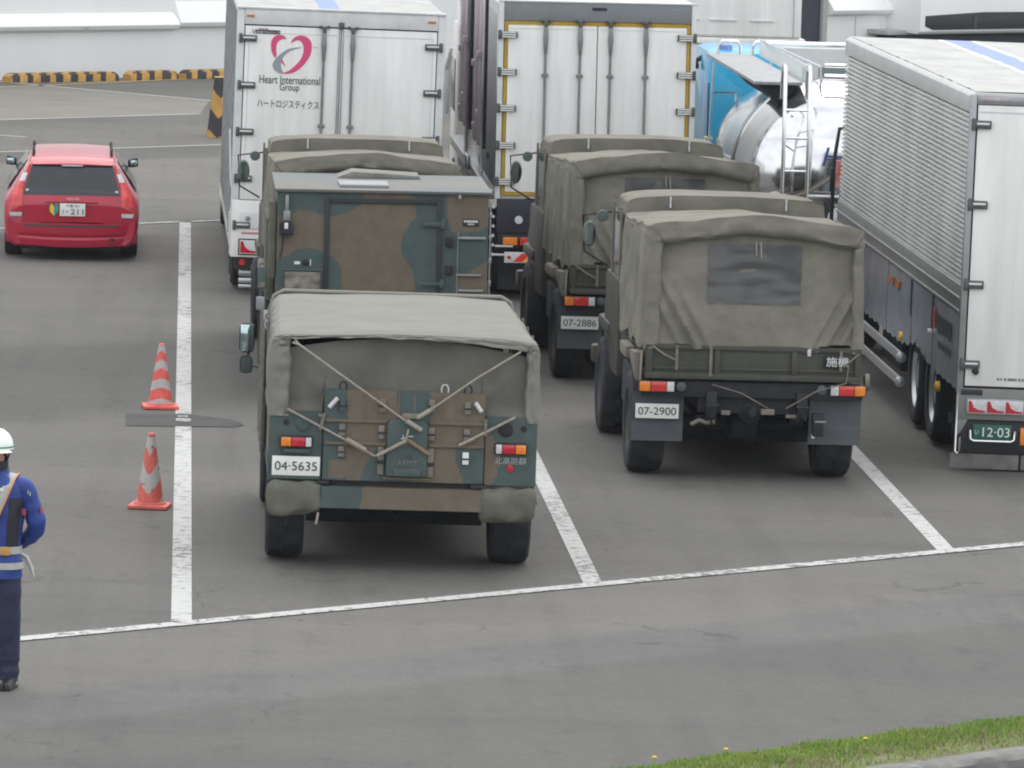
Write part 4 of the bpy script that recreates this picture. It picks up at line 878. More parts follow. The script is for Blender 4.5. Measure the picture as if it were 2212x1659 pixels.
# ============================================================ WHITE BOX TRUCK WITH HEART LOGO
def hinge(parent, xe, d, z, ln=0.17, y=0.0, style=0):   # xe: edge x, d: +1 points right
    b = MB(); xa, xb = sorted((xe - d * 0.02, xe + d * ln))
    b.box(xa, xb, y - 0.028, y - 0.001, z - 0.038, z + 0.038, 0.010)
    xa, xb = sorted((xe - d * 0.035, xe + d * 0.005)); b.box(xa, xb, y - 0.036, y - 0.001, z - 0.055, z + 0.055, 0.010)
    h = b.build('hinge', M_hinge, parent)
    xa, xb = sorted((xe + d * 0.01, xe + d * (ln - 0.02))); b = MB()
    if style: b.box(xa, xb, y - 0.034, y - 0.0285, z + 0.018, z + 0.034, 0.002); b.box(xa, xb, y - 0.034, y - 0.0285, z - 0.008, z + 0.008, 0.002); b.box(xa, xb, y - 0.034, y - 0.0285, z - 0.034, z - 0.018, 0.002)
    else: b.box(xa, xb, y - 0.034, y - 0.0285, z - 0.002, z + 0.018, 0.003)
    b.build('hinge_highlight_bar', M_hlite, h); return h  # pale bars paint a highlight onto the dark hinge
def lockbar(parent, x, z0, z1, zc, y=0.0, mat=M_bar):
    b = MB(); b.tube([(x, y - 0.03, z0), (x, y - 0.03, z1)], 0.016, 8)
    b.prism([(x - 0.018, z1 - 0.36), (x - 0.032, z1 - 0.18), (x - 0.022, z1 - 0.04), (x + 0.022, z1 - 0.04), (x + 0.032, z1 - 0.18), (x + 0.018, z1 - 0.36)], y - 0.048, y - 0.012, 0, 'y', 0.006)
    b.box(x - 0.04, x + 0.04, y - 0.045, y - 0.001, zc - 0.02, zc + 0.02, 0.012); lb = b.build('locking_bar', mat, parent)
    b = MB(); b.box(x - 0.022, x + 0.022, y - 0.05, y - 0.001, z1 - 0.04, z1 + 0.03, 0.008)
    for s in (-1, 1): b.lathe([(-0.05, 0.005), (-0.045, 0.018), (-0.001, 0.02)], 'y', (x + s * 0.045, y, z1 + 0.03), 10)
    b.box(x - 0.05, x + 0.05, y - 0.03, y - 0.001, z1 + 0.015, z1 + 0.03, 0.004); b.build('bar_cam', M_hinge, lb); return lb
def truck_cab(parent, L, mat, hw=1.12, h=2.6, glass=True):
    b = MB(); b.box(-hw, hw, L, L + 1.95, 0.5, h, 0.12); c = b.build('cab', mat, parent)
    MB().box(-hw + 0.1, hw - 0.1, L + 1.93, L + 1.96, 1.45, 2.3, 0.02).build('windscreen', M_glass, c)
    for s in (-1, 1): MB().box(s * hw - 0.012, s * hw + 0.012, L + 0.7, L + 1.6, 1.5, 2.2, 0.01).build('door_window', M_glass, c)
    return c
ht = empty('box_truck', (1.79, 69.4, 0), 'white box truck with a pink heart logo and company lettering on its rear doors', 'box truck', tilt=0.011, rz=0.008)
HW = 1.19
b = MB(); b.box(-HW, HW, 0.02, 9.4, 0.45, 3.30, 0.02); bx = b.build('cargo_box', M_white, ht)
b = MB(); b.grid(lambda u, v: (-HW + 2 * HW * u, 0.08 + 9.3 * v, 3.306 + nz3(u * 20, v * 3, 0, 1) * 0.004), 20, 20, lambda u, v: 1 if 0.415 < u < 0.50 else (2 if 0.40 < u < 0.515 else 0)); b.build('roof_skin', [M_alutop, M_stripe, M_white], ht)
b = MB(); b.box(-HW - 0.015, -HW + 0.075, -0.025, 0.02, 0.45, 3.30, 0.012); b.box(HW - 0.075, HW + 0.015, -0.025, 0.02, 0.45, 3.30, 0.012); b.box(-HW + 0.076, HW - 0.076, -0.03, 0.02, 3.12, 3.30, 0.01); b.box(-HW - 0.02, HW + 0.02, -0.045, 0.05, 3.30, 3.325, 0.008)
fr = b.build('rear_frame', M_whitedirty, ht)
b = MB(); b.box(-HW + 0.076, HW - 0.076, -0.003, 0.02, 1.1, 3.12); b.build('door_gap', M_dark, ht, 0)
for s in (-1, 1):
    x0, x1 = (-HW + 0.085, -0.004) if s < 0 else (0.004, HW - 0.085)
    b = MB(); b.box(x0, x1, -0.022, -0.004, 1.1, 3.105, 0.006); d = b.build('rear_door', M_white, ht)
    b = MB(); b.box(x0 + 0.04, x1 - 0.04, -0.025, -0.0225, 3.02, 3.03); 
    xx = x0 + 0.04 if s < 0 else x1 - 0.05
    b.box(xx, xx + 0.01, -0.025, -0.0225, 1.12, 3.02); b.build('door_moulding', M_whitedirty, d, 0)
b = MB(); b.box(-0.03, -0.013, -0.034, -0.0225, 1.1, 3.1, 0.003); b.box(0.016, 0.03, -0.034, -0.0225, 1.1, 3.1, 0.003); b.build('door_seal', M_galv, ht)
for z in (2.96, 2.42, 1.88, 1.34, 0.80): hinge(ht, -HW + 0.05, 1, z, 0.17, -0.025); 
for z in (2.93, 2.40, 1.86, 1.32): hinge(ht, HW - 0.05, -1, z, 0.17, -0.025)
lockbar(ht, -0.195, 0.9, 3.09, 1.98, -0.022); lockbar(ht, 0.135, 0.9, 3.09, 1.98, -0.022)
for x, z in ((-1.05, 3.22), (1.04, 3.22)): MB().box(x - 0.045, x + 0.045, -0.045, -0.031, z - 0.013, z + 0.013, 0.005).build('marker_lamp', base_mat('orange_marker', (0.62, 0.16, 0.03), 0.3), ht)
b = MB(); b.box(-0.03, 0.03, -0.05, -0.031, 3.10, 3.18, 0.012); b.build('door_catch', M_hinge, ht)
# logo: two crescents of the heart and the grey swoosh  (u right, v down in a 310 x 285 frame)
def logo_poly(pts, mat, y=-0.0265):
    k = 0.00161; ox, oz = -0.575, 2.785
    P_ = smoothpts([(ox + (p[0] - 145) * k, oz - (p[1] - 140) * k, 0) for p in pts + [pts[0]]], 7)[:-1]
    b = MB(); b.prism([(p.x, p.y) for p in P_], y, y + 0.003, 0, 'y'); b.b.normal_update(); bmesh.ops.triangulate(b.b, faces=[f for f in b.b.faces if len(f.verts) > 4]); return b
lg = logo_poly([(112, 32), (95, 8), (66, 0), (30, 8), (6, 40), (2, 80), (10, 125), (34, 165), (44, 140), (40, 100), (46, 60), (66, 38), (92, 28)], None)
lg.build('heart_logo', M_pink, ht, 0)
logo_poly([(76, 186), (84, 200), (112, 226), (92, 188), (86, 172)], None).build('heart_logo', M_pink, ht, 0)
logo_poly([(142, 58), (160, 22), (200, 0), (245, 4), (284, 36), (294, 85), (280, 150), (230, 220), (165, 268), (92, 276), (140, 250), (190, 205), (222, 160), (236, 105), (228, 60), (205, 36), (176, 38)], None).build('heart_logo', M_pink, ht, 0)
logo_poly([(226, 82), (170, 88), (110, 108), (50, 158), (20, 208), (28, 246), (62, 270), (96, 274), (82, 240), (78, 195), (96, 150), (140, 112), (190, 94)], None, -0.0285).build('grey_swoosh', M_logogrey, ht, 0)
logo_poly([(300, 80), (318, 79), (340, 84), (318, 84)], None).build('grey_swoosh', M_logogrey, ht, 0)
text('Heart International', -0.575, 2.495, 0.70, 0.092, -0.0265, M_letter, ht, 'company_name')
text('Group', -0.575, 2.40, 0.225, 0.105, -0.0265, M_letter, ht, 'company_name')
text('ハートロジスティクス', -0.585, 2.215, 0.71, 0.092, -0.0265, M_letter, ht, 'company_name', rot=-0.008)
o = MB().box(-0.985, -0.705, -0.0265, -0.0235, 3.015, 3.062).build('maker_sticker', base_mat('sticker_maroon', (0.07, 0.045, 0.055), 0.5), ht, 0)
text('日本フルハーフ', -0.84, 3.035, 0.255, 0.030, -0.0275, M_wlet, o, 'sticker_text')
text('V', -1.005, 3.04, 0.05, 0.055, -0.0265, base_mat('sticker_maroon', (0.07, 0.045, 0.055), 0.5), ht, 'sticker_text')
MB().box(-0.955, -0.84, -0.0265, -0.0235, 3.063, 3.078).build('sticker_strip', M_galv, ht, 0)
# lower rear
b = MB(); b.box(-HW + 0.0, HW, -0.032, 0.03, 0.43, 1.09, 0.01); lr = b.build('lower_panel', M_white, ht)
b = MB(); b.box(-1.09, -0.70, -0.045, -0.033, 0.76, 0.95, 0.008); b.build('connector_panel', M_whitedirty, lr)
for x in (-1.0, -0.83): MB().lathe([(-0.06, 0.01), (-0.055, 0.028), (-0.045, 0.03)], 'y', (x, 0, 0.88), 12).build('connector', M_galv, lr)
o = MB().box(-1.10, -0.66, -0.05, -0.033, 0.455, 0.645, 0.012).build('rear_lamp', M_dark, ht)
def redlamp(par, x0, x1, z0, z1, y, n):
    b = MB(); b.box(x0, x1, y - 0.012, y - 0.0005, z0, z1, 0.004); o = b.build('lens', M_clear, par)
    w_ = (x1 - x0) / n
    for k in range(n):
        a = x0 + k * w_ + w_ * 0.05; c = x0 + (k + 1) * w_ - w_ * 0.05; h = z1 - z0
        b = MB(); b.prism([(a, z1 - h * 0.08), (a, z0 + h * 0.08), (c, z0 + h * 0.08), (c, z0 + h * 0.22), (a + w_ * .55, z0 + h * 0.26), (a + w_ * .28, z0 + h * 0.45), (a + w_ * .14, z1 - h * 0.08)], y - 0.018, y - 0.0125, 0, 'y'); b.b.normal_update(); bmesh.ops.triangulate(b.b, faces=[f for f in b.b.faces if len(f.verts) > 4]); b.build('red_segment', M_red, o, 0)
redlamp(o, -1.085, -0.675, 0.47, 0.63, -0.051, 2)
o = MB().box(0.66, 1.10, -0.05, -0.033, 0.455, 0.645, 0.012).build('rear_lamp', M_dark, ht); redlamp(o, 0.675, 1.085, 0.47, 0.63, -0.051, 2)
MB().box(-1.07, -0.72, -0.04, -0.033, 0.70, 0.725, 0.002).build('pink_sticker', base_mat('sticker_pink', (0.5, 0.25, 0.25), 0.5), ht)
b = MB(); b.box(-1.13, 1.13, 0.0, 0.25, 0.28, 0.43, 0.01); b.box(-0.4, 0.4, 0.25, 9.2, 0.25, 0.44); b.build('chassis', M_dark, ht)
for x, mt in ((-1.05, M_redl), (1.05, M_redl)): MB().lathe([(-0.02, 0.01), (-0.02, 0.035), (0, 0.038)], 'y', (x, 0, 0.37), 14).build('round_reflector', mt, ht)
b = MB()
for s in (-1, 1): b.box(s * 0.86 - 0.22, s * 0.86 + 0.22, 0.20, 0.36, 0.18, 0.275, 0.03); b.box(s * 0.86 - 0.22, s * 0.86 + 0.22, 0.18, 0.2, 0.105, 0.17, 0.008); b.box(s * 0.86 - 0.22, s * 0.86 + 0.22, 0.18, 0.2, 0.05, 0.095, 0.008)
b.build('steel_mud_flap', M_steel, ht)
for x0, x1 in ((-1.16, -0.68), (0.68, 1.16)):
    for y in (1.0, 2.2): wheel(ht, x0, x1, y, 0.46, M_rim, lug=0.012)
    wheel(ht, x0, x1, 9.9, 0.46, M_rim, lug=0.012)
truck_cab(ht, 9.5, M_white, 1.12, 2.6)
b = MB()
for y in range(2, 92, 6): b.box(-HW - 0.012, -HW - 0.002, y / 10, y / 10 + 0.03, 0.66, 3.25)
b.tube([(-HW - 0.03, 0.15, 0.7), (-HW - 0.03, 0.15, 2.5)], 0.012, 6); b.build('side_rib', M_galv, ht)
b = MB(); b.tube([(-HW - 0.05, 0.1, 1.9), (-HW - 0.02, 0.05, 1.3), (-HW + 0.0, 0.0, 1.2)], 0.012, 6); b.box(-HW - 0.03, -HW - 0.005, 0.05, 0.9, 0.70, 0.95, 0.01); b.build('side_stay', M_whitedirty, ht)

# ============================================================ WHITE TRAILER WITH YELLOW DOOR SEAL (middle)
md = empty('box_truck', (4.80, 69.4, 0), 'tall box truck with grey header and yellow seal round its white doors', 'box truck', tilt=-0.006)
HW = 1.135
b = MB(); b.box(-HW, HW, 0.03, 11.0, 1.20, 3.48, 0.015); b.build('cargo_box', M_white, md)
b = MB(); b.box(-HW - 0.01, -HW + 0.05, -0.03, 0.03, 1.2, 3.48, 0.01); b.box(HW - 0.05, HW + 0.01, -0.03, 0.03, 1.2, 3.48, 0.01); b.box(-HW - 0.02, HW + 0.02, -0.035, 0.03, 3.48, 3.50, 0.004); b.build('rear_frame', M_whitedirty, md)
b = MB(); b.box(-HW + 0.051, HW - 0.051, -0.025, 0.03, 3.265, 3.479, 0.006); hd = b.build('header', M_hdr, md)
MB().box(-0.07, 0.10, -0.04, -0.026, 3.40, 3.43, 0.006).build('header_lamp', M_dark, hd)
b = MB(); b.box(0.80, 1.03, -0.028, -0.0255, 3.418, 3.428); b.build('header_lettering', M_galv, hd, 0)
b = MB(); b.box(-HW + 0.06, -HW + 0.10, -0.012, 0.03, 1.24, 3.26, 0.006); b.box(HW - 0.10, HW - 0.06, -0.012, 0.03, 1.24, 3.26, 0.006); b.box(-HW + 0.101, HW - 0.101, -0.012, 0.03, 3.215, 3.26, 0.006); b.box(-HW + 0.101, HW - 0.101, -0.012, 0.03, 1.24, 1.28, 0.006); b.build('door_seal', M_yel, md)
for x0, x1 in ((-HW + 0.102, -0.006), (0.006, HW - 0.102)):
    d = MB().box(x0, x1, -0.022, 0.02, 1.281, 3.214, 0.008).build('rear_door', M_white, md)
    MB().box(x0 + 0.02, x1 - 0.02, -0.025, -0.0225, 3.17, 3.178).build('door_moulding', M_whitedirty, d, 0)
for z in (3.10, 2.67, 2.25, 1.82, 1.40):
    hinge(md, -HW + 0.02, 1, z, 0.19, -0.03, 1)
    hinge(md, HW - 0.02, -1, z, 0.19, -0.03, 1)
for x in (-0.60, -0.20, 0.15, 0.56): lockbar(md, x, 1.3, 3.24, 2.64, -0.022)
b = MB(); b.box(-HW + 0.02, HW - 0.02, 0.0, 0.12, 0.80, 1.19, 0.01); rb = b.build('rear_sill', base_mat('blue_black_paint', (0.022, 0.022, 0.032), 0.45), md)
b = MB(); b.box(-1.06, -0.58, -0.02, 0.06, 0.64, 0.78, 0.015); b.box(0.58, 1.06, -0.02, 0.06, 0.64, 0.78, 0.015); b.box(-1.1, 1.1, 0.02, 0.10, 0.62, 0.80, 0.01); b.build('lamp_bar', M_black, md)
for s in (-1, 1):
    MB().lathe([(-0.02, 0.01), (-0.018, 0.045), (0.0, 0.048)], 'y', (s * 0.86, 0, 0.955), 20).build('white_lamp', M_clear, rb)
    for k, mt in ((0.955, M_amber), (0.755, M_redl), (0.64, M_redl)):
        MB().box(s * k - 0.085 * (1 if k > .7 else .3), s * k + 0.085 * (1 if k > .7 else .3), -0.04, -0.021, 0.665, 0.755, 0.012).build('tail_lens', mt, md)
b = MB(); b.box(-1.02, 1.02, -0.06, -0.02, 0.46, 0.585, 0.006); bp_ = b.build('rear_underrun_bar', M_clear, md)
for k in range(8):
    x = -0.92 + k * 0.23
    b = MB(); b.prism([(x, 0.475), (x + 0.11, 0.475), (x + 0.21, 0.57), (x + 0.10, 0.57)], -0.065, -0.0605, 0, 'y'); b.build('red_chevron', M_refr, bp_, 0)
    b = MB(); b.prism([(x + 0.112, 0.475), (x + 0.228, 0.475), (x + 0.328, 0.57), (x + 0.212, 0.57)], -0.065, -0.0605, 0, 'y'); b.build('yellow_chevron', M_refy, bp_, 0)
MB().box(-0.985, -0.945, -0.064, -0.0605, 0.505, 0.54).build('red_chevron', M_red, bp_, 0)
b = MB(); b.box(-0.9, 0.9, 0.02, 0.3, 0.40, 0.47); b.box(-0.45, 0.45, 0.2, 11, 0.75, 1.15); 
for s in (-1, 1): b.box(s * 0.85 - 0.22, s * 0.85 + 0.22, 0.30, 0.32, 0.12, 0.6)
b.build('chassis', M_dark, md)
b = MB(); b.box(-1.13, -0.92, -0.04, 0.02, 0.64, 0.66, 0.006); b.box(-1.15, -1.02, -0.05, 0.02, 0.54, 0.56, 0.006)
for q in range(6): b.lathe([(-0.03, 0.005), (-0.03, 0.016), (0.02, 0.018)], 'y', (-1.155, 0, 1.1 - q * 0.11), 8)
b.build('corner_fitting', M_hlite, md)
# polished side with mauve uprights
b = MB(); b.box(-HW - 0.02, -HW - 0.002, 0.05, 9.9, 1.25, 3.46, 0.004); sp = b.build('side_panel', M_mirrorpanel, md)
b = MB()
for y0 in (2.35, 6.1):
    for dy, r_ in ((0.6, 0.032), (1.45, 0.032), (1.9, 0.025)): b.tube([(-HW - 0.06, y0 + dy, 1.62), (-HW - 0.06, y0 + dy, 3.46)], r_, 8)
    for dy, z in ((0.6, 2.72), (1.9, 2.55), (0.7, 2.0), (1.6, 1.8)): b.box(-HW - 0.11, -HW - 0.05, y0 + dy - 0.08, y0 + dy + 0.08, z - 0.04, z + 0.04, 0.01)
b.build('side_upright', M_maroon, md)
b = MB()
for y0 in (2.3, 6.0):
    for dy in (0.0, 2.3): b.tube([(-HW - 0.035, y0 + dy, 1.62), (-HW - 0.035, y0 + dy, 3.46)], 0.018, 6)
b.build('dark_rod', M_black, md)
b = MB()
for y0 in (3.2, 7.2): b.box(-HW - 0.05, -HW - 0.021, y0 - 0.3, y0 - 0.22, 1.3, 3.46, 0.006)
b.box(-HW - 0.10, -HW - 0.002, 0.1, 9.9, 1.18, 1.30, 0.01); b.box(-HW - 0.16, -HW - 0.10, 4.2, 4.7, 1.24, 1.42, 0.02); b.box(-HW - 0.13, -HW - 0.10, 0.6, 0.8, 1.22, 1.36, 0.02)
b.build('side_rail', M_steel, md)
MB().box(-HW - 0.035, -HW - 0.0205, 1.4, 1.75, 1.56, 1.62, 0.004).build('side_vent', M_dark, md)
for x0, x1 in ((-1.12, -0.64), (0.64, 1.12)):
    for y in (1.2, 2.4): wheel(md, x0, x1, y, 0.46, M_rim, lug=0.012)
    wheel(md, x0, x1, 11.6, 0.46, M_rim, lug=0.012)
truck_cab(md, 11.1, M_white, 1.1, 2.7)
b = MB(); b.tube([(-1.20, 10.9, 2.40), (-1.23, 11.3, 2.1), (-1.22, 11.3, 1.5)], [0.02, 0.05, 0.03], 8); b.build('side_mirror', M_wlet, md)

# ============================================================ SILVER CORRUGATED TRUCK (right)
rt = empty('box_truck', (8.24, 53.6, 0), 'silver corrugated box truck with a green plate reading 12-03', 'box truck', tilt=0.012)
HW = 1.205; L = 10.4
b = MB(); n = 34; z0, z1 = 1.66, 3.22
pts = [(-HW + 0.06, z0)]
for k in range(n):
    a = z0 + (z1 - z0) * k / n; h = (z1 - z0) / n
    pts += [(-HW, a + h * 0.10), (-HW - 0.002, a + h * 0.35), (-HW, a + h * 0.60), (-HW + 0.036, a + h * 0.64), (-HW + 0.036, a + h * 0.985)]
pts += [(-HW + 0.06, z1)]
pts += [(-x, z) for x, z in reversed(pts)]
b.prism(pts, 0.04, L - 0.02); b.build('corrugated_side', M_alu, rt, 20)
b = MB(); b.prism([(-HW - 0.012, 3.22), (-HW - 0.012, 3.37), (-HW + 0.03, 3.405), (HW - 0.03, 3.405), (HW + 0.012, 3.37), (HW + 0.012, 3.22)], 0.0, L, 0, 'y', 0.01); b.build('top_rail', base_mat('top_rail_grey', (0.50, 0.515, 0.505), 0.5, 0.2, var=0.08, vscale=2), rt)
b = MB(); b.grid(lambda u, v: (-HW + 0.04 + (2 * HW - 0.08) * u, 0.03 + (L - 0.06) * v, 3.411 + nz3(u * 3, v * 30, 0, 1) * 0.010), 40, 90, lambda u, v: 1 if 0.415 < u < 0.56 else (2 if 0.40 < u < 0.575 else 0)); b.build('roof_skin', [M_alutop, M_stripe, M_white], rt, 60)
b = MB(); b.prism([(-HW - 0.014, 1.40), (-HW - 0.014, 1.66), (HW + 0.014, 1.66), (HW + 0.014, 1.40)], 0.0, L, 0, 'y', 0.008); b.box(-HW - 0.03, -HW - 0.0145, 0.05, L, 1.53, 1.555, 0.004); b.box(-HW - 0.03, -HW - 0.0145, 0.05, L, 1.42, 1.44, 0.004); b.build('bottom_rail', base_mat('bottom_rail_grey', (0.36, 0.375, 0.37), 0.4, 0.7, var=0.1, vscale=3), rt)
for y0, y1 in ((0.06, 1.95), (1.99, 3.6), (3.64, 5.6), (5.64, 9.5)):
    zb = 0.72
    def sk(u, v):
        y = y0 + (y1 - y0) * u; lo = zb + (0.10 * math.exp(-((y - 3.1) / 0.75) ** 2)) + 0.014 * math.sin(y * 16) * (1 if v < 0.1 else 0)
        z = lo + (1.395 - lo) * v
        return (-HW - 0.004 + nz3(y * 1.2, z * 1.2, 3, 1.0) * 0.006 + nz3(y * 9, z * 9, 3, 1) * 0.012 * max(0, 0.28 - v) / 0.28, y, z)
    b = MB(); b.grid(sk, max(10, int((y1 - y0) * 14)), 16); b.build('side_skirt', M_skirt, rt, 60)
    pass
b = MB()
for y in (1.97, 3.62): b.box(-HW - 0.02, -HW - 0.010, y - 0.012, y + 0.012, 1.05, 1.40)
b.build('skirt_gap', M_black, rt, 0)
MB().lathe([(-HW - 0.05, 0.02), (-HW - 0.045, 0.028), (-HW - 0.01, 0.03)], 'x', (0, 1.97, 1.06), 10).build('skirt_catch', M_clear, rt)
b = MB(); b.prism([(1.86, 1.12), (1.66, 1.12), (1.72, 1.30), (1.86, 1.30)], -HW - 0.022, -HW - 0.019, 0, 'x'); b.build('skirt_mark', base_mat('skirt_red', (0.45, 0.03, 0.06), 0.4), rt, 0)
b = MB()
for k, (w_, h_) in enumerate(((0.11, 0.17), (0.09, 0.17), (0.12, 0.15), (0.10, 0.17), (0.09, 0.15), (0.12, 0.17))): b.box(-HW - 0.022, -HW - 0.019, 1.52 - k * 0.17 - w_, 1.52 - k * 0.17, 1.27 - h_, 1.27)
for k in range(7): b.box(-HW - 0.022, -HW - 0.019, 1.42 - k * 0.14 - 0.09, 1.42 - k * 0.14, 0.97, 1.03)
b.build('skirt_lettering', base_mat('skirt_dark', (0.025, 0.032, 0.04), 0.3), rt, 0)
b = MB(); b.prism([(5.3, 1.30), (5.0, 1.30), (5.1, 1.22), (5.4, 1.22)], -HW - 0.023, -HW - 0.02, 0, 'x'); b.prism([(4.8, 1.30), (4.5, 1.30), (4.6, 1.22), (4.9, 1.22)], -HW - 0.023, -HW - 0.02, 0, 'x'); b.build('skirt_chevron', M_amber, rt, 0)
# rear
b = MB(); b.box(-HW - 0.018, -HW + 0.042, -0.035, 0.03, 0.70, 3.39, 0.012); b.box(HW - 0.042, HW + 0.018, -0.035, 0.03, 0.70, 3.39, 0.012); b.box(-HW + 0.043, HW - 0.043, -0.03, 0.03, 3.30, 3.385, 0.008); fr = b.build('rear_frame', base_mat('frame_silver', (0.36, 0.37, 0.385), 0.35, 0.7, var=0.12, vscale=3), rt)
MB().box(-1.13, -0.85, -0.042, -0.031, 3.335, 3.365, 0.004).build('marker_lamp', M_maroon, rt)
b = MB(); b.box(-HW + 0.043, HW - 0.043, -0.004, 0.03, 0.75, 3.30); b.build('door_gap', M_dark, rt, 0)
for x0, x1 in ((-HW + 0.055, -0.01), (0.01, HW - 0.055)):
    d = MB().box(x0, x1, -0.030, -0.005, 0.765, 3.295, 0.010).build('rear_door', M_white, rt)
    MB().box(x0 + 0.01, x1 - 0.01, -0.034, -0.0305, 3.23, 3.24).build('door_moulding', M_whitedirty, d, 0)
for z in (3.12, 2.40, 1.68, 0.96):
    hinge(rt, -HW + 0.035, 1, z, 0.145, -0.032)
    hinge(rt, HW - 0.035, -1, z, 0.145, -0.032)
b = MB(); b.lathe([(-0.08, 0.01), (-0.07, 0.03), (-0.032, 0.03)], 'y', (-1.06, 0, 0.90), 12); b.build('door_stop', M_dark, rt)
b = MB()
for k, w_ in enumerate((0.02, 0.012, 0.02, 0.03, 0.028, 0.018, 0.02, 0.02, 0.02, 0.02, 0.018)): b.box(-0.86 + k * 0.032, -0.86 + k * 0.032 + w_, -0.034, -0.0305, 0.822, 0.845)
b.build('door_lettering', M_greylet, rt, 0)
b = MB(); b.box(-HW - 0.0, HW, -0.03, 0.06, 0.46, 0.745, 0.01); rs = b.build('rear_sill', base_mat('sill_grey', (0.22, 0.22, 0.215), 0.45, 0.3, var=0.1, vscale=5), rt)
MB().box(-1.18, -0.985, -0.04, -0.031, 0.685, 0.735, 0.004).build('sill_pad', base_mat('blue_black_paint', (0.022, 0.022, 0.032), 0.45), rs)
for s in (-1, 1):
    x0, x1 = sorted((s * 1.13, s * 0.60)); o = MB().box(x0, x1, -0.05, -0.031, 0.51, 0.655, 0.008).build('rear_lamp', M_galv, rt); redlamp(o, x0 + 0.012, x1 - 0.012, 0.522, 0.643, -0.051, 3)
b = MB(); b.prism([(-HW, 0.46), (-HW, 0.30), (-HW + 0.05, 0.36), (-HW + 0.10, 0.46)], -0.025, 0.02, 0, 'y', 0.004); b.build('sill_corner', base_mat('sill_grey', (0.22, 0.22, 0.215), 0.45), rt)
b = MB(); b.box(-HW + 0.02, HW - 0.02, 0.0, 0.10, 0.15, 0.455, 0.02); rbm = b.build('rear_bumper', M_black, rt)
p = number_plate(rt, -1.055, -0.705, 0.285, 0.42, -0.035, '12·03', M_plateg, M_wlet, (0.70, 0.62))
for v in kids(p)[0].data.vertices: v.co.x += 0.035
text('い', -1.02, 0.35, 0.03, 0.045, -0.038, M_wlet, p, 'plate_number')
b = MB(); b.tube([(-1.085, -0.05, 0.37), (-1.08, -0.055, 0.29), (-1.05, -0.055, 0.272), (-0.71, -0.055, 0.272), (-0.68, -0.055, 0.29), (-0.675, -0.05, 0.37)], 0.013, 8); b.build('plate_frame', M_chromebar, rt)
MB().box(-0.622, -0.55, -0.02, -0.001, 0.24, 0.40, 0.006).build('reflector', M_amber, rbm)
b = MB(); b.tube([(-HW - 0.005, -0.02, 0.72), (-HW - 0.005, -0.02, 0.17), (-HW + 0.02, -0.02, 0.15), (-HW + 0.035, -0.02, 0.18), (-HW + 0.035, -0.02, 0.30)], 0.012, 8); b.build('corner_bar', M_chromebar, rt)
for x0, x1 in ((-HW - 0.04, -0.62), (-0.60, -0.0), (0.02, 0.62), (0.64, HW)): MB().box(x0, x1, 0.02, 0.035, 0.01, 0.148, 0.003).build('mud_flap', M_greyflap, rt)
b = MB(); b.box(-0.45, 0.45, 0.1, L, 0.55, 0.9); b.box(-1.15, 1.15, 0.5, 4.2, 0.70, 1.3); b.box(-1.12, -0.55, 0.9, 0.95, 0.2, 0.9); b.box(-1.1, -0.5, 5.2, 6.8, 0.35, 0.9, 0.04); b.build('chassis', M_dark, rt)
b = MB(); b.box(-1.13, -0.75, 1.10, 1.13, 0.30, 0.40); b.build('flap_lettering_plate', M_flap, rt)
for x0, x1 in ((-HW + 0.03, -0.68), (0.68, HW - 0.03)):
    for y in (2.15, 3.5): wheel(rt, x0, x1, y, 0.50, M_rim, rr=0.62, lug=0.012)
    wheel(rt, x0, x1, L + 0.6, 0.50, M_rim, lug=0.012)
for z in (0.58, 0.34):
    b = MB(); b.box(-HW - 0.01, -HW + 0.02, 4.3, 8.2, z - 0.045, z + 0.045, 0.012); b.lathe([(-0.05, 0.02), (-0.04, 0.05), (0.02, 0.052)], 'y', (-HW, 4.3, z), 14); b.build('side_guard_rail', base_mat('guard_silver', (0.58, 0.59, 0.60), 0.35, 0.6), rt)
for y, z in ((1.45, 0.60), (4.35, 0.78)):
    MB().lathe([(-HW - 0.03, 0.02), (-HW - 0.02, 0.045), (-HW + 0.02, 0.05)], 'x', (0, y, z), 14).build('side_marker_lamp', base_mat('marker_yellow', (0.80, 0.48, 0.03), 0.3), rt)
truck_cab(rt, L + 0.1, M_skirt, 0.93, 2.5)
b = MB(); b.tube([(-1.245, L + 0.3, 0.9), (-1.245, L + 0.3, 2.05), (-1.2, L + 0.32, 2.4), (-0.9, L + 0.4, 2.42)], 0.022, 8); b.box(-1.285, -1.235, L + 0.25, L + 0.32, 1.72, 1.98, 0.02); b.build('mirror_stay', M_black, rt)
# ============================================================ TANKER
TX = 7.78
tk = empty('tanker_truck', (TX, 68.9, 0), 'chrome tanker with blue cab and rear ladders beside the silver corrugated truck', 'tanker truck')
prof = []
for k in range(15):
    a = k / 14 * math.pi / 2; prof.append((0.85 - 0.85 * math.cos(a), 0.02 + 0.97 * math.sin(a) ** 0.92))
prof += [(1.6, 1.0), (2.2, 1.0), (2.8, 0.985), (3.3, 0.95), (3.7, 0.94), (4.1, 0.95), (4.6, 0.99), (5.6, 1.0), (6.1, 0.97), (6.6, 0.75), (6.8, 0.2)]
b = MB(); b.lathe(prof, 'y', (0, 0, 1.62), 72); tank = b.build('tank', M_chrome, tk, 50)
b = MB()
for y, r in ((0.90, 1.0),): b.lathe([(y, r - 0.01), (y, r + 0.010), (y + 0.05, r + 0.010), (y + 0.05, r - 0.01)], 'y', (0, 0, 1.62), 72)
b.build('tank_band', M_chrome, tank, 40)
for v in tank.data.vertices: v.co = (v.co.x * 1.12 - 0.24, v.co.y, 1.55 + (v.co.z - 1.62) * 1.12)
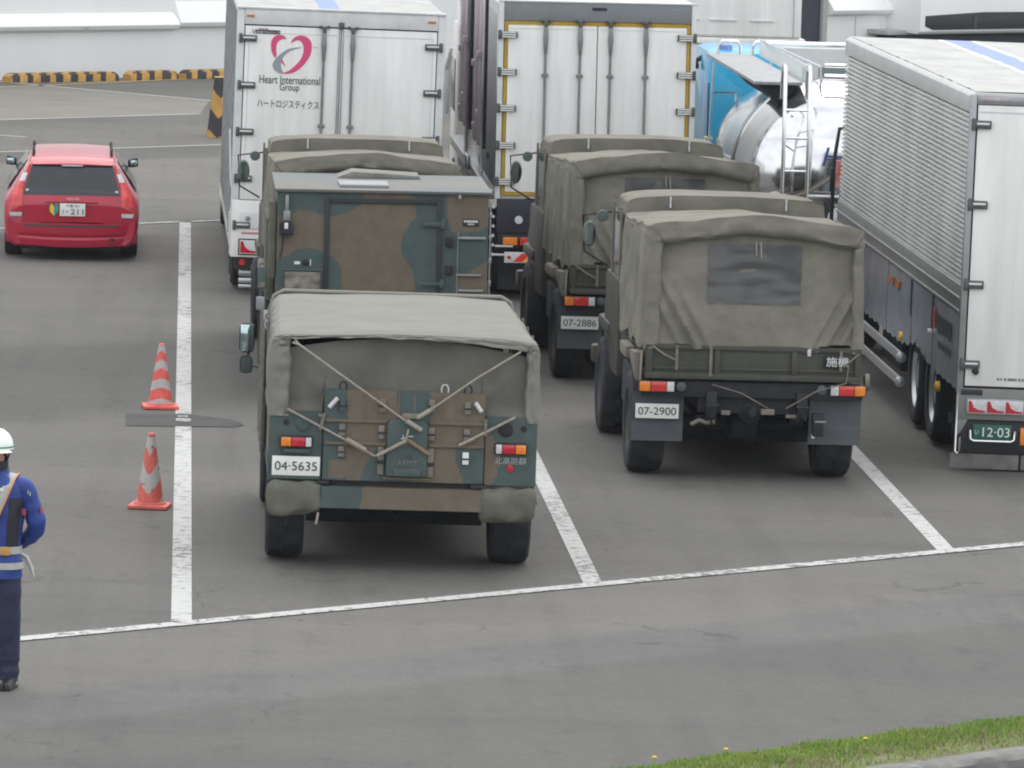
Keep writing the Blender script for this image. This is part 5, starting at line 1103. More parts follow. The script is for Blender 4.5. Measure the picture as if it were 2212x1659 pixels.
for v in tank.data.vertices:
    q = max(0.0, min(1.0, (v.co.y - 0.9) / 2.6)); k = 1 - 0.22 * q * q * (3 - 2 * q)
    v.co = (-0.24 + (v.co.x + 0.24) * k, v.co.y, 1.55 + (v.co.z - 1.55) * k - 0.05 * (1 - k) / 0.22)
for q in kids(tank):
    for v in q.data.vertices: v.co = (v.co.x * 1.12 - 0.24, v.co.y, 1.55 + (v.co.z - 1.62) * 1.12)
b = MB(); b.box(-1.02, 1.02, 0.3, 7.4, 1.02, 1.20, 0.02); b.box(-1.0, -0.75, 0.1, 7.4, 1.21, 1.36, 0.02); b.build('tank_frame', base_mat('frame_cream', (0.62, 0.56, 0.50), 0.5, var=0.12, vscale=4), tk)
b = MB(); b.box(-0.5, 0.5, 0.6, 10, 0.6, 1.0); b.box(-0.95, -0.4, 0.35, 0.45, 0.55, 0.9); b.build('chassis', M_dark, tk)
b = MB(); b.box(-0.86, -0.55, -0.06, 0.1, 0.98, 1.19, 0.02); b.build('rear_reflector', M_redl, tk)
b = MB(); b.box(-1.12, -1.03, 0.5, 7.4, 1.22, 1.52, 0.03); b.build('side_fender', M_mirrorpanel, tk)
# catwalk with hoops, rails and ladders
b = MB(); b.box(-1.18, -0.62, 0.35, 6.9, 2.60, 2.64, 0.008); cw = b.build('catwalk', M_galv, tk)
b = MB(); b.prism([(-1.12, 2.595), (-0.68, 2.595), (-0.74, 2.45), (-0.90, 2.40)], 0.6, 4.0, 0, 'y', 0.01); b.build('walkway_tray', M_dark, tk)
b = MB()
for x in (-1.05, -0.62):
    b.tube([(x, 6.6, 2.6), (x, 6.6, 2.74), (x + 0.04, 6.6, 2.80), (x + 0.24, 6.6, 2.80), (x + 0.28, 6.6, 2.74), (x + 0.28, 6.6, 2.6)], 0.018, 8)
b.tube([(-1.10, 6.6, 2.54), (-1.12, 6.7, 1.5)], 0.014, 6); b.tube([(-1.12, 6.7, 2.15), (-0.8, 6.7, 2.15)], 0.012, 6); b.tube([(-0.8, 6.7, 2.15), (-0.8, 6.7, 1.85)], 0.012, 6)
b.tube([(-0.40, 0.4, 2.82), (-0.55, 6.5, 2.84)], 0.016, 8); b.tube([(-0.36, 0.4, 2.84), (1.1, 0.4, 2.84)], 0.022, 8); b.tube([(-0.36, 0.4, 2.71), (1.1, 0.4, 2.71)], 0.030, 8); b.tube([(-0.55, 5.5, 2.84), (1.1, 5.5, 2.84)], 0.03, 8)
for y in (0.4, 2.4, 4.4, 6.4): b.tube([(-0.40, y, 2.52), (-0.40, y, 2.83)], 0.012, 6)
b.build('handrail', M_chromebar, tk)
b = MB(); b.grid(lambda u, v: (-0.55, 0.5 + 5.9 * u, 2.64 + 0.20 * v), 4, 2); b.build('clear_guard', base_mat('clear_guard', (0.75, 0.85, 0.88), 0.3, spec=0.4, trans=0.85), tk)
b = MB()
for x in (-0.86, -0.575):
    b.tube([(x, 0.25, 2.45), (x, 0.22, 2.78), (x, 0.12, 2.85), (x, 0.0, 2.84), (x, -0.07, 2.76), (x, -0.10, 2.5), (x, -0.14, 1.95), (x, -0.12, 1.05)], 0.024, 8)
for z in (2.34, 2.02, 1.64): b.tube([(-0.86, -0.12, z), (-0.575, -0.12, z)], 0.014, 8)
b.tube([(-0.86, -0.14, 1.95), (-0.86, 0.5, 1.95)], 0.012, 6)
b.build('rear_ladder', M_chromebar, tk)
b = MB(); b.tube([(-0.40, -0.22, 1.72), (-0.35, -0.22, 1.93)], 0.016, 7); b.tube([(-0.375, -0.22, 1.83), (-0.16, -0.16, 1.82), (-0.16, 0.05, 1.80)], 0.014, 7); b.build('blue_valve_handle', base_mat('valve_blue', (0.02, 0.05, 0.22), 0.5), tk)
b = MB(); b.tube([(-0.98, -0.05, 1.25), (-0.55, -0.08, 1.40), (-0.22, -0.1, 1.62)], 0.022, 8); b.build('hose', M_strap, tk)
b = MB(); b.box(-0.26, -0.12, -0.12, 0.0, 1.45, 1.78, 0.03); b.build('red_coupling', base_mat('coupling', (0.45, 0.30, 0.27), 0.4, color2=(0.40, 0.04, 0.04), vscale=9), tk)
b = MB(); b.tube([(-0.60, -0.1, 1.22), (-0.58, -0.12, 1.36), (-0.2, -0.12, 1.36)], 0.018, 8); b.lathe([(-0.1, 0.02), (-0.08, 0.10), (0.0, 0.11)], 'y', (-0.22, 0, 1.12), 16); b.build('rear_fitting', M_clear, tk)
b = MB(); b.box(-0.36, -0.24, -0.08, 0.0, 0.98, 1.26, 0.02); b.build('hose_box', M_dark, tk)
for x0, x1 in ((-1.05, -0.6), (0.6, 1.05)):
    for y in (1.4, 2.7): wheel(tk, x0, x1, y, 0.48, M_rim, lug=0.012)
    wheel(tk, x0, x1, 9.5, 0.48, M_rim, lug=0.012)
b = MB(); b.box(-0.20, 1.1, 7.1, 7.3, 1.2, 2.72, 0.02); b.build('tank_bulkhead', base_mat('pale_panel', (0.50, 0.53, 0.53), 0.35, var=0.1, vscale=2), tk)
b = MB(); b.box(-0.34, 1.05, 1.15, 1.35, 2.45, 2.79, 0.03); b.build('walkway_guard_panel', base_mat('teal_grey_panel', (0.13, 0.175, 0.175), 0.35, var=0.1, vscale=2), tk)
b = MB(); b.box(-1.06, 1.06, 7.9, 10.2, 1.0, 2.62, 0.16); cb = b.build('cab', M_blue, tk, 40)
b = MB(); b.box(-1.07, -1.045, 7.95, 8.4, 1.0, 2.2, 0.01); b.build('cab_edge', base_mat('cab_edge_grey', (0.30, 0.42, 0.60), 0.4), cb)
b = MB(); b.box(-1.09, -0.98, 7.78, 7.89, 0.95, 1.52, 0.02); b.build('cream_bracket', base_mat('cream_panel', (0.66, 0.62, 0.40), 0.5), tk)
b = MB(); b.box(-1.22, -1.08, 9.0, 9.1, 2.32, 2.40, 0.02); b.tube([(-1.22, 9.05, 2.36), (-1.0, 9.0, 2.5)], 0.03, 8); b.build('mirror_arm', M_dark, tk)
b = MB(); b.lathe([(2.60, 0.10), (2.68, 0.09), (2.72, 0.03)], 'z', (-0.82, 8.2, 0), 16); b.build('roof_lamp', M_stripe, cb)

# ============================================================ WHITE LORRY BEHIND THE TANKER
wl = empty('parked_lorry', (7.9, 88.0, 0), 'white lorry with plain ribbed panels standing behind the blue cabbed tanker', 'lorry')
b = MB(); b.box(-1.15, 1.15, 0.0, 7.0, 2.28, 3.9, 0.03); b.build('cargo_box', M_white, wl)
b = MB(); b.box(-1.2, 1.22, -0.02, 7.2, 2.18, 2.275, 0.02); b.box(-1.16, 1.18, 0.05, 6.9, 1.3, 2.175, 0.05); b.build('lower_body', M_white, wl)
b = MB()
for x0, x1 in ((-0.9, -0.75), (-0.6, -0.35), (0.4, 0.75), (-0.2, 0.2)): b.box(x0, x1, -0.03, -0.001, 2.52, 2.545, 0.008)
b.build('panel_rib', M_whitedirty, wl)
b = MB(); b.box(-1.1, 1.14, -0.008, -0.001, 2.30, 2.312); b.box(1.03, 1.045, -0.012, -0.001, 2.3, 3.8); b.build('panel_seam', M_shipgrey, wl, 0)
b = MB(); b.tube([(0.80, -0.03, 2.12), (0.86, -0.04, 2.22), (1.05, -0.04, 2.23)], 0.02, 7); b.build('latch_handle', M_dark, wl)
b = MB(); b.box(-0.95, -0.6, -0.03, 0.05, 1.72, 2.08, 0.05); b.build('rear_window', M_glass, wl)
b = MB(); b.box(-1.1, 1.1, 0.1, 9, 0.5, 1.29); b.build('chassis', M_dark, wl)
truck_cab(wl, 7.2, M_white, 1.1, 2.7)
for x0, x1 in ((-1.1, -0.65), (0.65, 1.1)): wheel(wl, x0, x1, 1.6, 0.48, M_rim); wheel(wl, x0, x1, 7.9, 0.48, M_rim)

# ============================================================ RED ESTATE CAR
car = empty('parked_car', (-1.30, 73.45, 0), 'red estate car with tall tail lamps and a green and yellow leaf badge', 'car', tilt=-0.004, rz=0.019)
# body as a loft of sections along the car: (y, half width low, half width mid, z bottom, z shoulder)
def carsec(y, hw, zb, zs, zt, hr):   # closed ring
    P = [(-hw * 0.86, zb), (-hw * 0.97, zb + 0.10), (-hw, zb + 0.28), (-hw, zs - 0.12), (-hw * 0.965, zs), (-hr, zt - 0.03), (-hr * 0.9, zt), (0, zt + 0.02)]
    P = P + [(-x, z) for x, z in reversed(P[:-1])]
    q = smoothpts([(x, z, 0) for x, z in P], 4)
    return [(p.x, y, p.y) for p in q]
secs = [(0.03, 0.55, 0.28, 0.40, 0.46, 0.45), (0.015, 0.775, 0.20, 0.60, 0.68, 0.66), (0.06, 0.805, 0.17, 0.72, 0.80, 0.69), (0.12, 0.815, 0.17, 0.76, 0.86, 0.675), (0.20, 0.82, 0.18, 0.77, 1.02, 0.60), (0.31, 0.822, 0.19, 0.77, 1.15, 0.545), (0.42, 0.825, 0.2, 0.77, 1.215, 0.515), (0.60, 0.825, 0.2, 0.77, 1.245, 0.515), (1.2, 0.83, 0.2, 0.78, 1.275, 0.515), (2.2, 0.83, 0.2, 0.78, 1.265, 0.50), (2.9, 0.825, 0.2, 0.77, 1.14, 0.48), (3.35, 0.82, 0.2, 0.74, 0.86, 0.60), (4.1, 0.80, 0.22, 0.62, 0.72, 0.6), (4.3, 0.72, 0.28, 0.5, 0.58, 0.5)]
b = MB(); b.rings([carsec(*s) for s in secs]); b.build('body', M_carred, car, 45)
from mathutils.bvhtree import BVHTree
_cb = [o for o in kids(car) if o.name.startswith('body')][0].data
_bvh = BVHTree.FromPolygons([v.co[:] for v in _cb.vertices], [p.vertices[:] for p in _cb.polygons])
def surf(x, z):
    h = _bvh.ray_cast(Vector((x, -3, z)), Vector((0, 1, 0)))
    return h[0].y if h[0] is not None and h[0].y < 1.2 else None
def tg_y(z): return surf(0.0, z) or 0.0
def shell(name, mat, outline, d0, d1, parent, nu=24, nv=12):   # slab hugging the tail of the body: d1 proud of it, d0 inside it
    def at(u, v, d):
        q = outline(v); x = q[0] + (q[1] - q[0]) * u; y = surf(x, q[2])
        k = 0
        while y is None and k < 12: x *= 0.985; y = surf(x, q[2]); k += 1
        return (x, (y or 0) - d, q[2])
    b = MB(); b.grid(lambda u, v: at(u, v, d1), nu, nv)
    ring = [(0, v / nv) for v in range(nv + 1)] + [(u / nu, 1) for u in range(1, nu + 1)] + [(1, 1 - v / nv) for v in range(nv - 1, -1, -1)][::1] 
    ring = [(0, v / nv) for v in range(nv + 1)] + [(u / nu, 1) for u in range(1, nu + 1)] + [(1, v / nv) for v in range(nv - 1, -1, -1)] + [(u / nu, 0) for u in range(nu - 1, 0, -1)]
    b.rings([[at(u, v, d1) for u, v in ring], [at(u, v, d0) for u, v in ring]], cap=False)
    return b.build(name, mat, parent, 40)
tgp = shell('tailgate', M_carred, lambda v: (-0.60, 0.60, 0.47 + 0.33 * v), -0.02, 0.010, car)
shell('rear_window', M_glass, lambda v: (-0.595 + 0.105 * v, 0.595 - 0.105 * v, 0.795 + 0.355 * v), -0.02, 0.012, car, 30, 16)
shell('roof_spoiler', M_carred, lambda v: (-0.49 + 0.02 * v, 0.49 - 0.02 * v, 1.155 + 0.05 * v), -0.02, 0.045, car)
MB().box(-0.13, 0.13, 0.245, 0.28, 1.135, 1.152, 0.004).build('brake_light', M_clear, car)
for s in (-1, 1):
    def lampo(za, zb, xi0, xo0, xi1, xo1):
        return (lambda v: tuple(sorted((s * (xi0 + (xi1 - xi0) * v), s * (xo0 + (xo1 - xo0) * v)))) + (za + (zb - za) * v,))
    o = shell('tail_lamp', M_redl, lampo(0.60, 0.87, 0.605, 0.765, 0.60, 0.70), -0.02, 0.030, car, 6, 10)
    shell('red_lens', M_red, lampo(0.585, 0.66, 0.605, 0.775, 0.605, 0.768), -0.02, 0.034, o, 6, 4)
    shell('clear_lens', M_clear, lampo(0.535, 0.585, 0.61, 0.745, 0.605, 0.76), -0.02, 0.030, o, 6, 3)
    shell('red_lens', M_redl, lampo(0.871, 0.95, 0.60, 0.685, 0.575, 0.650), -0.02, 0.028, o, 6, 5)
    shell('clear_lens', M_clear, lampo(0.955, 1.055, 0.575, 0.645, 0.545, 0.60), -0.02, 0.028, o, 6, 5)
    shell('red_lens', M_redl, lampo(1.06, 1.18, 0.545, 0.60, 0.50, 0.545), -0.02, 0.024, o, 6, 8)
    b = MB(); b.tube([(s * 0.475, 0.60, 1.23), (s * 0.475, 0.63, 1.30), (s * 0.48, 0.8, 1.315), (s * 0.48, 2.0, 1.315), (s * 0.48, 2.2, 1.26)], 0.018, 8); b.build('roof_rail', M_dark, car)
    b = MB(); b.hexa([(s * 0.70, 2.72, 0.96), (s * 0.84, 2.74, 0.97), (s * 0.82, 2.84, 0.97), (s * 0.70, 2.84, 0.96), (s * 0.70, 2.72, 1.06), (s * 0.83, 2.74, 1.09), (s * 0.81, 2.84, 1.09), (s * 0.70, 2.84, 1.06)], 0.025); mm = b.build('wing_mirror', M_black, car)
    MB().box(min(s * 0.73, s * 0.82), max(s * 0.73, s * 0.82), 2.708, 2.717, 0.985, 1.055, 0.003).build('mirror_glass', MG, mm)
    b = MB(); b.grid(lambda u, v: (s * (0.803 - 0.25 * v ** 1.15) + s * 0.006, 0.75 + 2.0 * u, 0.79 + 0.38 * v), 10, 8); b.build('side_window', M_glass, car)
    x0, x1 = sorted((s * 0.815, s * 0.60)); wheel(car, x0, x1, 0.82, 0.30, M_rim, lug=0.01, n=40); wheel(car, x0, x1, 3.45, 0.30, M_rim, lug=0.01, n=40)
def bump(u, v):
    x = -0.80 + 1.6 * u; e = (2 * u - 1); zt, zb = 0.455, 0.165 + 0.05 * e * e
    z = zb + (zt - zb) * v
    return (x, -0.075 + 0.15 * abs(e) ** 3.2 + 0.03 * (1 - v) ** 2 + 0.016 * math.exp(-((v - 0.42) / 0.06) ** 2), z)
b = MB(); b.grid(bump, 40, 20); b.grid(lambda u, v: (lambda p: (p[0], p[1] + (0.10) * v, p[2]))(bump(u, 1)), 40, 3); b.build('rear_bumper', M_carred, car, 40)
b = MB(); b.grid(lambda u, v: (lambda p: (p[0], p[1] - 0.006, p[2]))(bump(0.14 + 0.72 * u, 0.86 + 0.09 * v)), 30, 2); b.build('bumper_strip', base_mat('grey_strip', (0.06, 0.06, 0.065), 0.6), car)
MB().box(0.47, 0.53, -0.085, -0.04, 0.255, 0.285, 0.004).build('tow_eye_cover', M_black, car)
b = MB(); b.box(-0.6, 0.6, 0.08, 4.0, 0.13, 0.25); b.tube([(-0.45, 0.0, 0.17), (-0.45, 0.5, 0.17)], 0.03, 10); b.build('underbody', M_dark, car)
yp = lambda z, d=0.02: tg_y(z) - d
p = number_plate(car, -0.145, 0.165, 0.545, 0.70, -0.022, '211', fr=(0.50, 0.42))
ch = kids(p)[0]
for v in ch.data.vertices: v.co.x += 0.055; v.co.z -= 0.022
text('千歳 301', 0.01, 0.672, 0.16, 0.030, -0.025, M_ink, p, 'plate_number'); text('さ', -0.105, 0.60, 0.026, 0.045, -0.025, M_ink, p, 'plate_number'); text('・', -0.055, 0.60, 0.018, 0.018, -0.025, M_ink, p, 'plate_number')
MB().prism([(-0.33, 0.708), (0.33, 0.708), (0.30, 0.728), (-0.30, 0.728)], -0.02, 0.08, 0, 'y', 0.006).build('boot_handle', M_carred, car)
text('VOLVO', 0.012, 0.752, 0.155, 0.028, 0.002, M_wlet, car, 'badge_lettering', thick=0.004)
bl = empty('beginner_mark', (0, 0, 0), None, None); bl.parent = car
bpy.data.objects.remove(bl)
for s, mt in ((-1, base_mat('leaf_yellow', (0.72, 0.53, 0.06), 0.4)), (1, base_mat('leaf_green', (0.02, 0.34, 0.24), 0.4))):
    b = MB(); b.prism([(-0.215, 0.575 - 0.03), (-0.215, 0.655), (-0.215 + s * 0.028, 0.70), (-0.215 + s * 0.052, 0.665), (-0.215 + s * 0.052, 0.60)], -0.018, -0.010, 0, 'y'); b.build('leaf_badge', mt, tgp, 0)
for x, z in ((-0.545, 0.845), (0.545, 0.838)): MB().box(x - 0.018, x + 0.018, yp(z, 0.022) + 0.02, yp(z, 0.022) + 0.03, z - 0.018, z + 0.018, 0.003).build('window_sticker', M_wlet, car)

# ============================================================ TRAFFIC CONES
def cone(loc, label, mats, fn, bw, rb, h, rz):
    t = empty('traffic_cone', loc, label, 'traffic cone', 'traffic cones beside the parking line', rz=rz)
    b = MB(); n = 72; prof = [(0.03 + (h - 0.03) * k / 60, rb + (0.028 - rb) * k / 60) for k in range(61)] + [(h + 0.006, 0.02), (h + 0.008, 0.004)]
    rl = [[(r * math.cos(2 * math.pi * k / n), r * math.sin(2 * math.pi * k / n), z) for k in range(n)] for z, r in prof]
    b.rings(rl, lambda i, k: fn((i + .5) / 60, (k + .5) / n)); b.build('cone_body', mats, t, 50)
    b = MB(); b.box(-bw, bw, -bw, bw, 0.004, 0.035, 0.012); b.lathe([(0.03, rb + 0.02), (0.05, rb + 0.012), (0.055, rb - 0.01)], 'z', (0, 0, 0), 48); b.build('cone_base', mats[0], t)
    return t
tri = lambda a, n_: abs(((a * n_) % 1) - 0.5) * 2
def f1(t, a):
    z = t + 0.085 * tri(a, 2)
    if t < 0.03 or t > 0.975: return 0
    for lo, hi in ((-1, 0.13), (0.31, 0.46), (0.62, 0.76), (0.90, 2)):
        if lo < z < hi: return 1
    return 0
def f2(t, a):
    z = t - 0.26 * tri(a, 2)
    if t > 0.965 or t < 0.02: return 0
    if z < -0.10 or 0.16 < z < 0.42 or z > 0.70 or t > 0.80: return 1
    return 0
cone((-0.13, 57.22, 0), 'red and grey hooped traffic cone farther up the white line', [M_cone, M_coneb], f1, 0.17, 0.118, 0.615, R(4))
cone((-0.18, 49.65, 0), 'scuffed traffic cone with big grey chevrons, nearer the camera', [M_cone2, M_coneb2], f2, 0.165, 0.118, 0.62, R(-8))
# ============================================================ PERSON (half in frame at the left edge)
def skin_obj(name, nodes, mat, parent, sub=2):
    """nodes: list of (id, parent_id, (x,y,z), (rx,ry)) -> one continuous skinned mesh"""
    ids = {n[0]: i for i, n in enumerate(nodes)}
    me = bpy.data.meshes.new(name); me.from_pydata([n[2] for n in nodes], [(ids[n[1]], i) for i, n in enumerate(nodes) if n[1] is not None], [])
    o = bpy.data.objects.new(name, me); col.objects.link(o)
    md_ = o.modifiers.new('skin', 'SKIN'); md_.use_smooth_shade = True
    if not me.skin_vertices: me.attributes.new('skin', 'FLOAT', 'POINT')
    sv = me.skin_vertices[0].data
    for i, n in enumerate(nodes):
        sv[i].radius = n[3] if isinstance(n[3], tuple) else (n[3], n[3]); sv[i].use_root = n[1] is None
    ss = o.modifiers.new('sub', 'SUBSURF'); ss.levels = sub; ss.render_levels = sub
    dg = bpy.context.evaluated_depsgraph_get(); nm = bpy.data.meshes.new_from_object(o.evaluated_get(dg)); nm.name = name
    bpy.data.objects.remove(o); bpy.data.meshes.remove(me)
    nm.materials.clear(); nm.materials.append(mat); nm.polygons.foreach_set('use_smooth', [True] * len(nm.polygons))
    r = bpy.data.objects.new(name, nm); col.objects.link(r); r.parent = parent
    return r
ps = empty('person', (-1.165, 39.95, 0), 'person in blue jacket, white helmet and grey reflective harness, hands behind the back', 'person', rz=R(-14))
N = [('pel', None, (0, 0, 0.86), (0.13, 0.10)), ('sp1', 'pel', (0, 0.005, 1.05), (0.125, 0.095)), ('sp2', 'sp1', (0, 0.0, 1.25), (0.145, 0.10)), ('nk0', 'sp2', (0, 0.01, 1.39), (0.08, 0.07)), ('nk', 'nk0', (-0.005, 0.0, 1.455), (0.052, 0.055)), ('hd0', 'nk', (-0.01, -0.01, 1.525), (0.062, 0.075)), ('hd', 'hd0', (-0.012, -0.012, 1.60), (0.074, 0.09)), ('hd2', 'hd', (-0.012, -0.005, 1.665), (0.062, 0.075))]
for s, q in ((1, 'l'), (-1, 'r')):
    N += [(q + 'sh', 'sp2', (s * 0.165, 0.01, 1.355), 0.062), (q + 'el', q + 'sh', (s * 0.245, 0.07, 1.085), 0.043), (q + 'fa', q + 'el', (s * 0.155, 0.145, 1.0), 0.036), (q + 'wr', q + 'fa', (s * 0.085, 0.165, 0.935), (0.026, 0.022)), (q + 'pm', q + 'wr', (s * 0.035, 0.170, 0.895), (0.034, 0.016))]
    for k in range(4):
        bx = s * (0.052 - 0.022 * k); z = 0.872 - 0.006 * k
        N += [(q + 'f%da' % k, q + 'pm', (s * (0.035) + (-s) * 0.012 * k + s * 0.018, 0.175 + 0.004 * k, 0.865), 0.0095), (q + 'f%db' % k, q + 'f%da' % k, (s * 0.012 - s * 0.014 * k + s * 0.01, 0.182, 0.83 + 0.004 * k), 0.0085), (q + 'f%dc' % k, q + 'f%db' % k, (s * 0.0 - s * 0.013 * k + s * 0.008, 0.17, 0.808 + 0.004 * k), 0.0075)]
    N += [(q + 'ta', q + 'wr', (s * 0.075, 0.185, 0.89), 0.011), (q + 'tb', q + 'ta', (s * 0.06, 0.20, 0.865), 0.0095), (q + 'tc', q + 'tb', (s * 0.045, 0.203, 0.845), 0.008)]
    N += [(q + 'hp', 'pel', (s * 0.085, 0, 0.80), 0.095), (q + 'kn', q + 'hp', (s * 0.098, -0.005, 0.45), 0.055), (q + 'an', q + 'kn', (s * 0.10, 0.01, 0.09), 0.040), (q + 'to', q + 'an', (s * 0.112, -0.06, 0.045), (0.024, 0.02))]
body = skin_obj('body', N, M_skin, ps)
# face details
b = MB(); b.tube([(-0.012, -0.098, 1.575), (-0.012, -0.122, 1.55), (-0.012, -0.10, 1.535)], [0.008, 0.016, 0.010], 10)
for s in (-1, 1):
    b.lathe([(-0.01, 0.008), (0.0, 0.022), (0.012, 0.02)], 'x', (-0.012 + s * 0.082, 0.0, 1.575), 12)
b.build('face_features', M_skin, body, 60)
b = MB()
for s in (-1, 1): b.lathe([(-0.004, 0.004), (0, 0.012), (0.01, 0.012)], 'y', (-0.012 + s * 0.032, -0.094, 1.592), 12)
b.build('eye', M_hair, body)
b = MB(); b.grid(lambda u, v: (-0.012 + 0.088 * math.sin((u - .5) * 3.9), -0.012 - 0.098 * math.cos((u - .5) * 3.9) - 0.012 * math.exp(-((u - .5) / .1) ** 2), 1.47 + 0.062 * v), 24, 8); b.build('face_mask', M_jacketk, ps, 60)
b = MB(); b.grid(lambda u, v: (-0.012 + 0.085 * math.cos(R(15 + 150 * u)), -0.004 + 0.095 * math.sin(R(15 + 150 * u)), 1.50 + 0.12 * v), 24, 6); b.build('hair', M_hair, ps, 60)
# helmet
b = MB()
pf = [(0.0, 0.128), (0.025, 0.127), (0.06, 0.118), (0.10, 0.093), (0.128, 0.055), (0.14, 0.012)]
rl = [[(-0.012 + r * 0.93 * math.cos(2 * math.pi * k / 40), -0.005 + r * 1.12 * math.sin(2 * math.pi * k / 40), 1.605 + z) for k in range(40)] for z, r in pf]
b.rings(rl, lambda i, k: 1 if i == 0 else 0)
pk = lambda u, v: (-0.012 + (0.119 + 0.035 * v) * math.cos(R(200 + 140 * u)) * 0.93, -0.005 + (0.128 + 0.04 * v) * math.sin(R(200 + 140 * u)) * 1.1, 1.607 - 0.014 * v)
b.grid(pk, 20, 3); hl = b.build('helmet', [M_helmet, M_helmet], ps, 50)
b = MB(); b.rings([[(-0.012 + 0.1195 * math.cos(2 * math.pi * k / 40), -0.005 + 0.1443 * math.sin(2 * math.pi * k / 40), z) for k in range(40)] for z in (1.618, 1.629)], cap=False); b.build('helmet_stripe', M_hgreen, hl)
b = MB(); b.tube([(0.09, 0.0, 1.60), (0.075, -0.04, 1.52), (0.0, -0.085, 1.465), (-0.09, -0.04, 1.52), (-0.112, 0.0, 1.60)], 0.006, 6); b.build('chin_strap', M_hair, hl)
# jacket: torso loft with folds, sleeves swept along the arms
def ell(cx, cy, z, rx, ry, n=56, sd=0.0, amp=0.006, p=2.4):
    out_ = []
    for k in range(n):
        t = 2 * math.pi * k / n; c, s_ = math.cos(t), math.sin(t); q = lambda a: math.copysign(abs(a) ** (2 / p), a)
        w_ = 1 + nz3(c * 2 + sd, s_ * 2, z * 7, 1.2) * amp * 10 + nz3(c * 3 + sd + z * 5, s_ * 3, z * 14, 1.0) * amp * 9
        out_.append((cx + rx * q(c) * w_, cy + ry * q(s_) * w_, z))
    return out_
T = [(0.745, 0.178, 0.128), (0.80, 0.180, 0.130), (0.86, 0.176, 0.128), (0.90, 0.166, 0.120), (0.935, 0.158, 0.114), (0.97, 0.166, 0.120), (1.05, 0.176, 0.126), (1.15, 0.186, 0.130), (1.25, 0.196, 0.130), (1.33, 0.198, 0.122), (1.385, 0.180, 0.108), (1.42, 0.125, 0.090), (1.445, 0.085, 0.080), (1.50, 0.072, 0.076), (1.51, 0.066, 0.070)]
def jm(i, k):
    t = 2 * math.pi * (k + .5) / 56; c = math.cos(t); s_ = math.sin(t); z = (T[i][0] + T[i + 1][0]) / 2 if i + 1 < len(T) else 1.5
    return 1 if abs(c) > 0.50 and abs(c) < 0.985 and s_ < 0.2 and 0.95 < z < 1.29 else 0
# densify torso rings for smooth folds
T2 = []
for a, c_ in zip(T, T[1:]):
    for k in range(4): f = k / 4; T2.append(tuple(a[j] + (c_[j] - a[j]) * f for j in range(3)))
T2.append(T[-1]); T = T2
b = MB(); b.rings([ell(0, 0.0, z, rx, ry, amp=0.004) for z, rx, ry in T], jm, cap=False); jk = b.build('jacket', [M_jacket, M_jacketk], ps, 60)
M_badge = base_mat('badge_pink', (0.32, 0.05, 0.09), 0.6)
def sleeve(s):
    pts = smoothpts([(s * 0.13, 0.0, 1.37), (s * 0.19, 0.01, 1.345), (s * 0.235, 0.035, 1.22), (s * 0.265, 0.06, 1.10), (s * 0.225, 0.10, 1.03), (s * 0.15, 0.145, 0.975), (s * 0.105, 0.16, 0.945)], 8)
    n = len(pts); rr = []
    for i, p in enumerate(pts):
        f = i / (n - 1); r = 0.066 if f < 0.2 else (0.067 - 0.010 * (f - 0.2) / 0.4 if f < 0.6 else 0.060 - 0.020 * (f - 0.6) / 0.4)
        rr.append(r * (1 + nz3(p.x * 3, p.y * 5, p.z * 14, 1.5) * 0.12 + 0.045 * math.sin(f * 46) * (1 if .45 < f < .8 else .3)))
    b = MB(); b.tube(pts, rr, 20)
    return b.build('sleeve', M_jacket, jk, 70)
for s in (-1, 1):
    sl = sleeve(s)
    MB().box(s * 0.268 - 0.006 + s * 0.035, s * 0.268 + 0.006 + s * 0.035, 0.0, 0.045, 1.185, 1.225, 0.003).build('sleeve_badge', M_badge, sl)
    b = MB()
    for k in range(3): b.box(s * (0.215 + 0.014 * k) - 0.003, s * (0.215 + 0.014 * k) + 0.003, -0.05, -0.042, 1.33 - 0.012 * k, 1.355 - 0.012 * k)
    b.build('shoulder_mark', M_refl, sl, 0)
MB().box(0.185, 0.215, -0.042, -0.03, 1.17, 1.215, 0.003).build('sleeve_patch', M_badge, jk)
b = MB(); b.box(0.06, 0.085, -0.142, -0.132, 1.335, 1.36, 0.003); b.box(0.03, 0.05, -0.142, -0.13, 1.26, 1.275, 0.003); b.build('chest_badge', M_wlet, jk, 0)
# harness
def band(z0, z1, gx, gy, name, mat, par):
    b = MB(); rl = []
    for z in (z0, z1):
        i = min(range(len(T)), key=lambda q: abs(T[q][0] - z)); rl.append(ell(0, 0, z, T[i][1] + gx, T[i][2] + gy, amp=0.0))
    b.rings(rl, cap=False); return b.build(name, mat, par, 50)
band(0.81, 0.855, 0.012, 0.012, 'hem_tape', M_refl, jk)
hb = band(0.912, 0.962, 0.014, 0.014, 'harness_belt', M_refl, ps)
MB().box(0.075, 0.135, -0.146, -0.118, 0.908, 0.966, 0.008).build('belt_buckle', M_hazy, hb)
def strap_(pts, wd, name, mat, par):
    b = MB(); P = smoothpts(pts, 8); rl = []
    for i, p in enumerate(P):
        t = (P[min(i + 1, len(P) - 1)] - P[max(i - 1, 0)]).normalized(); nrm = Vector((p.x * 0.6, p.y, 0.35 * (p.z > 1.36))).normalized() if True else None
        side = t.cross(nrm).normalized(); rl.append([p + side * wd + nrm * 0.004, p - side * wd + nrm * 0.004, p - side * wd - nrm * 0.003, p + side * wd - nrm * 0.003])
    b.rings(rl); return b.build(name, mat, par, 40)
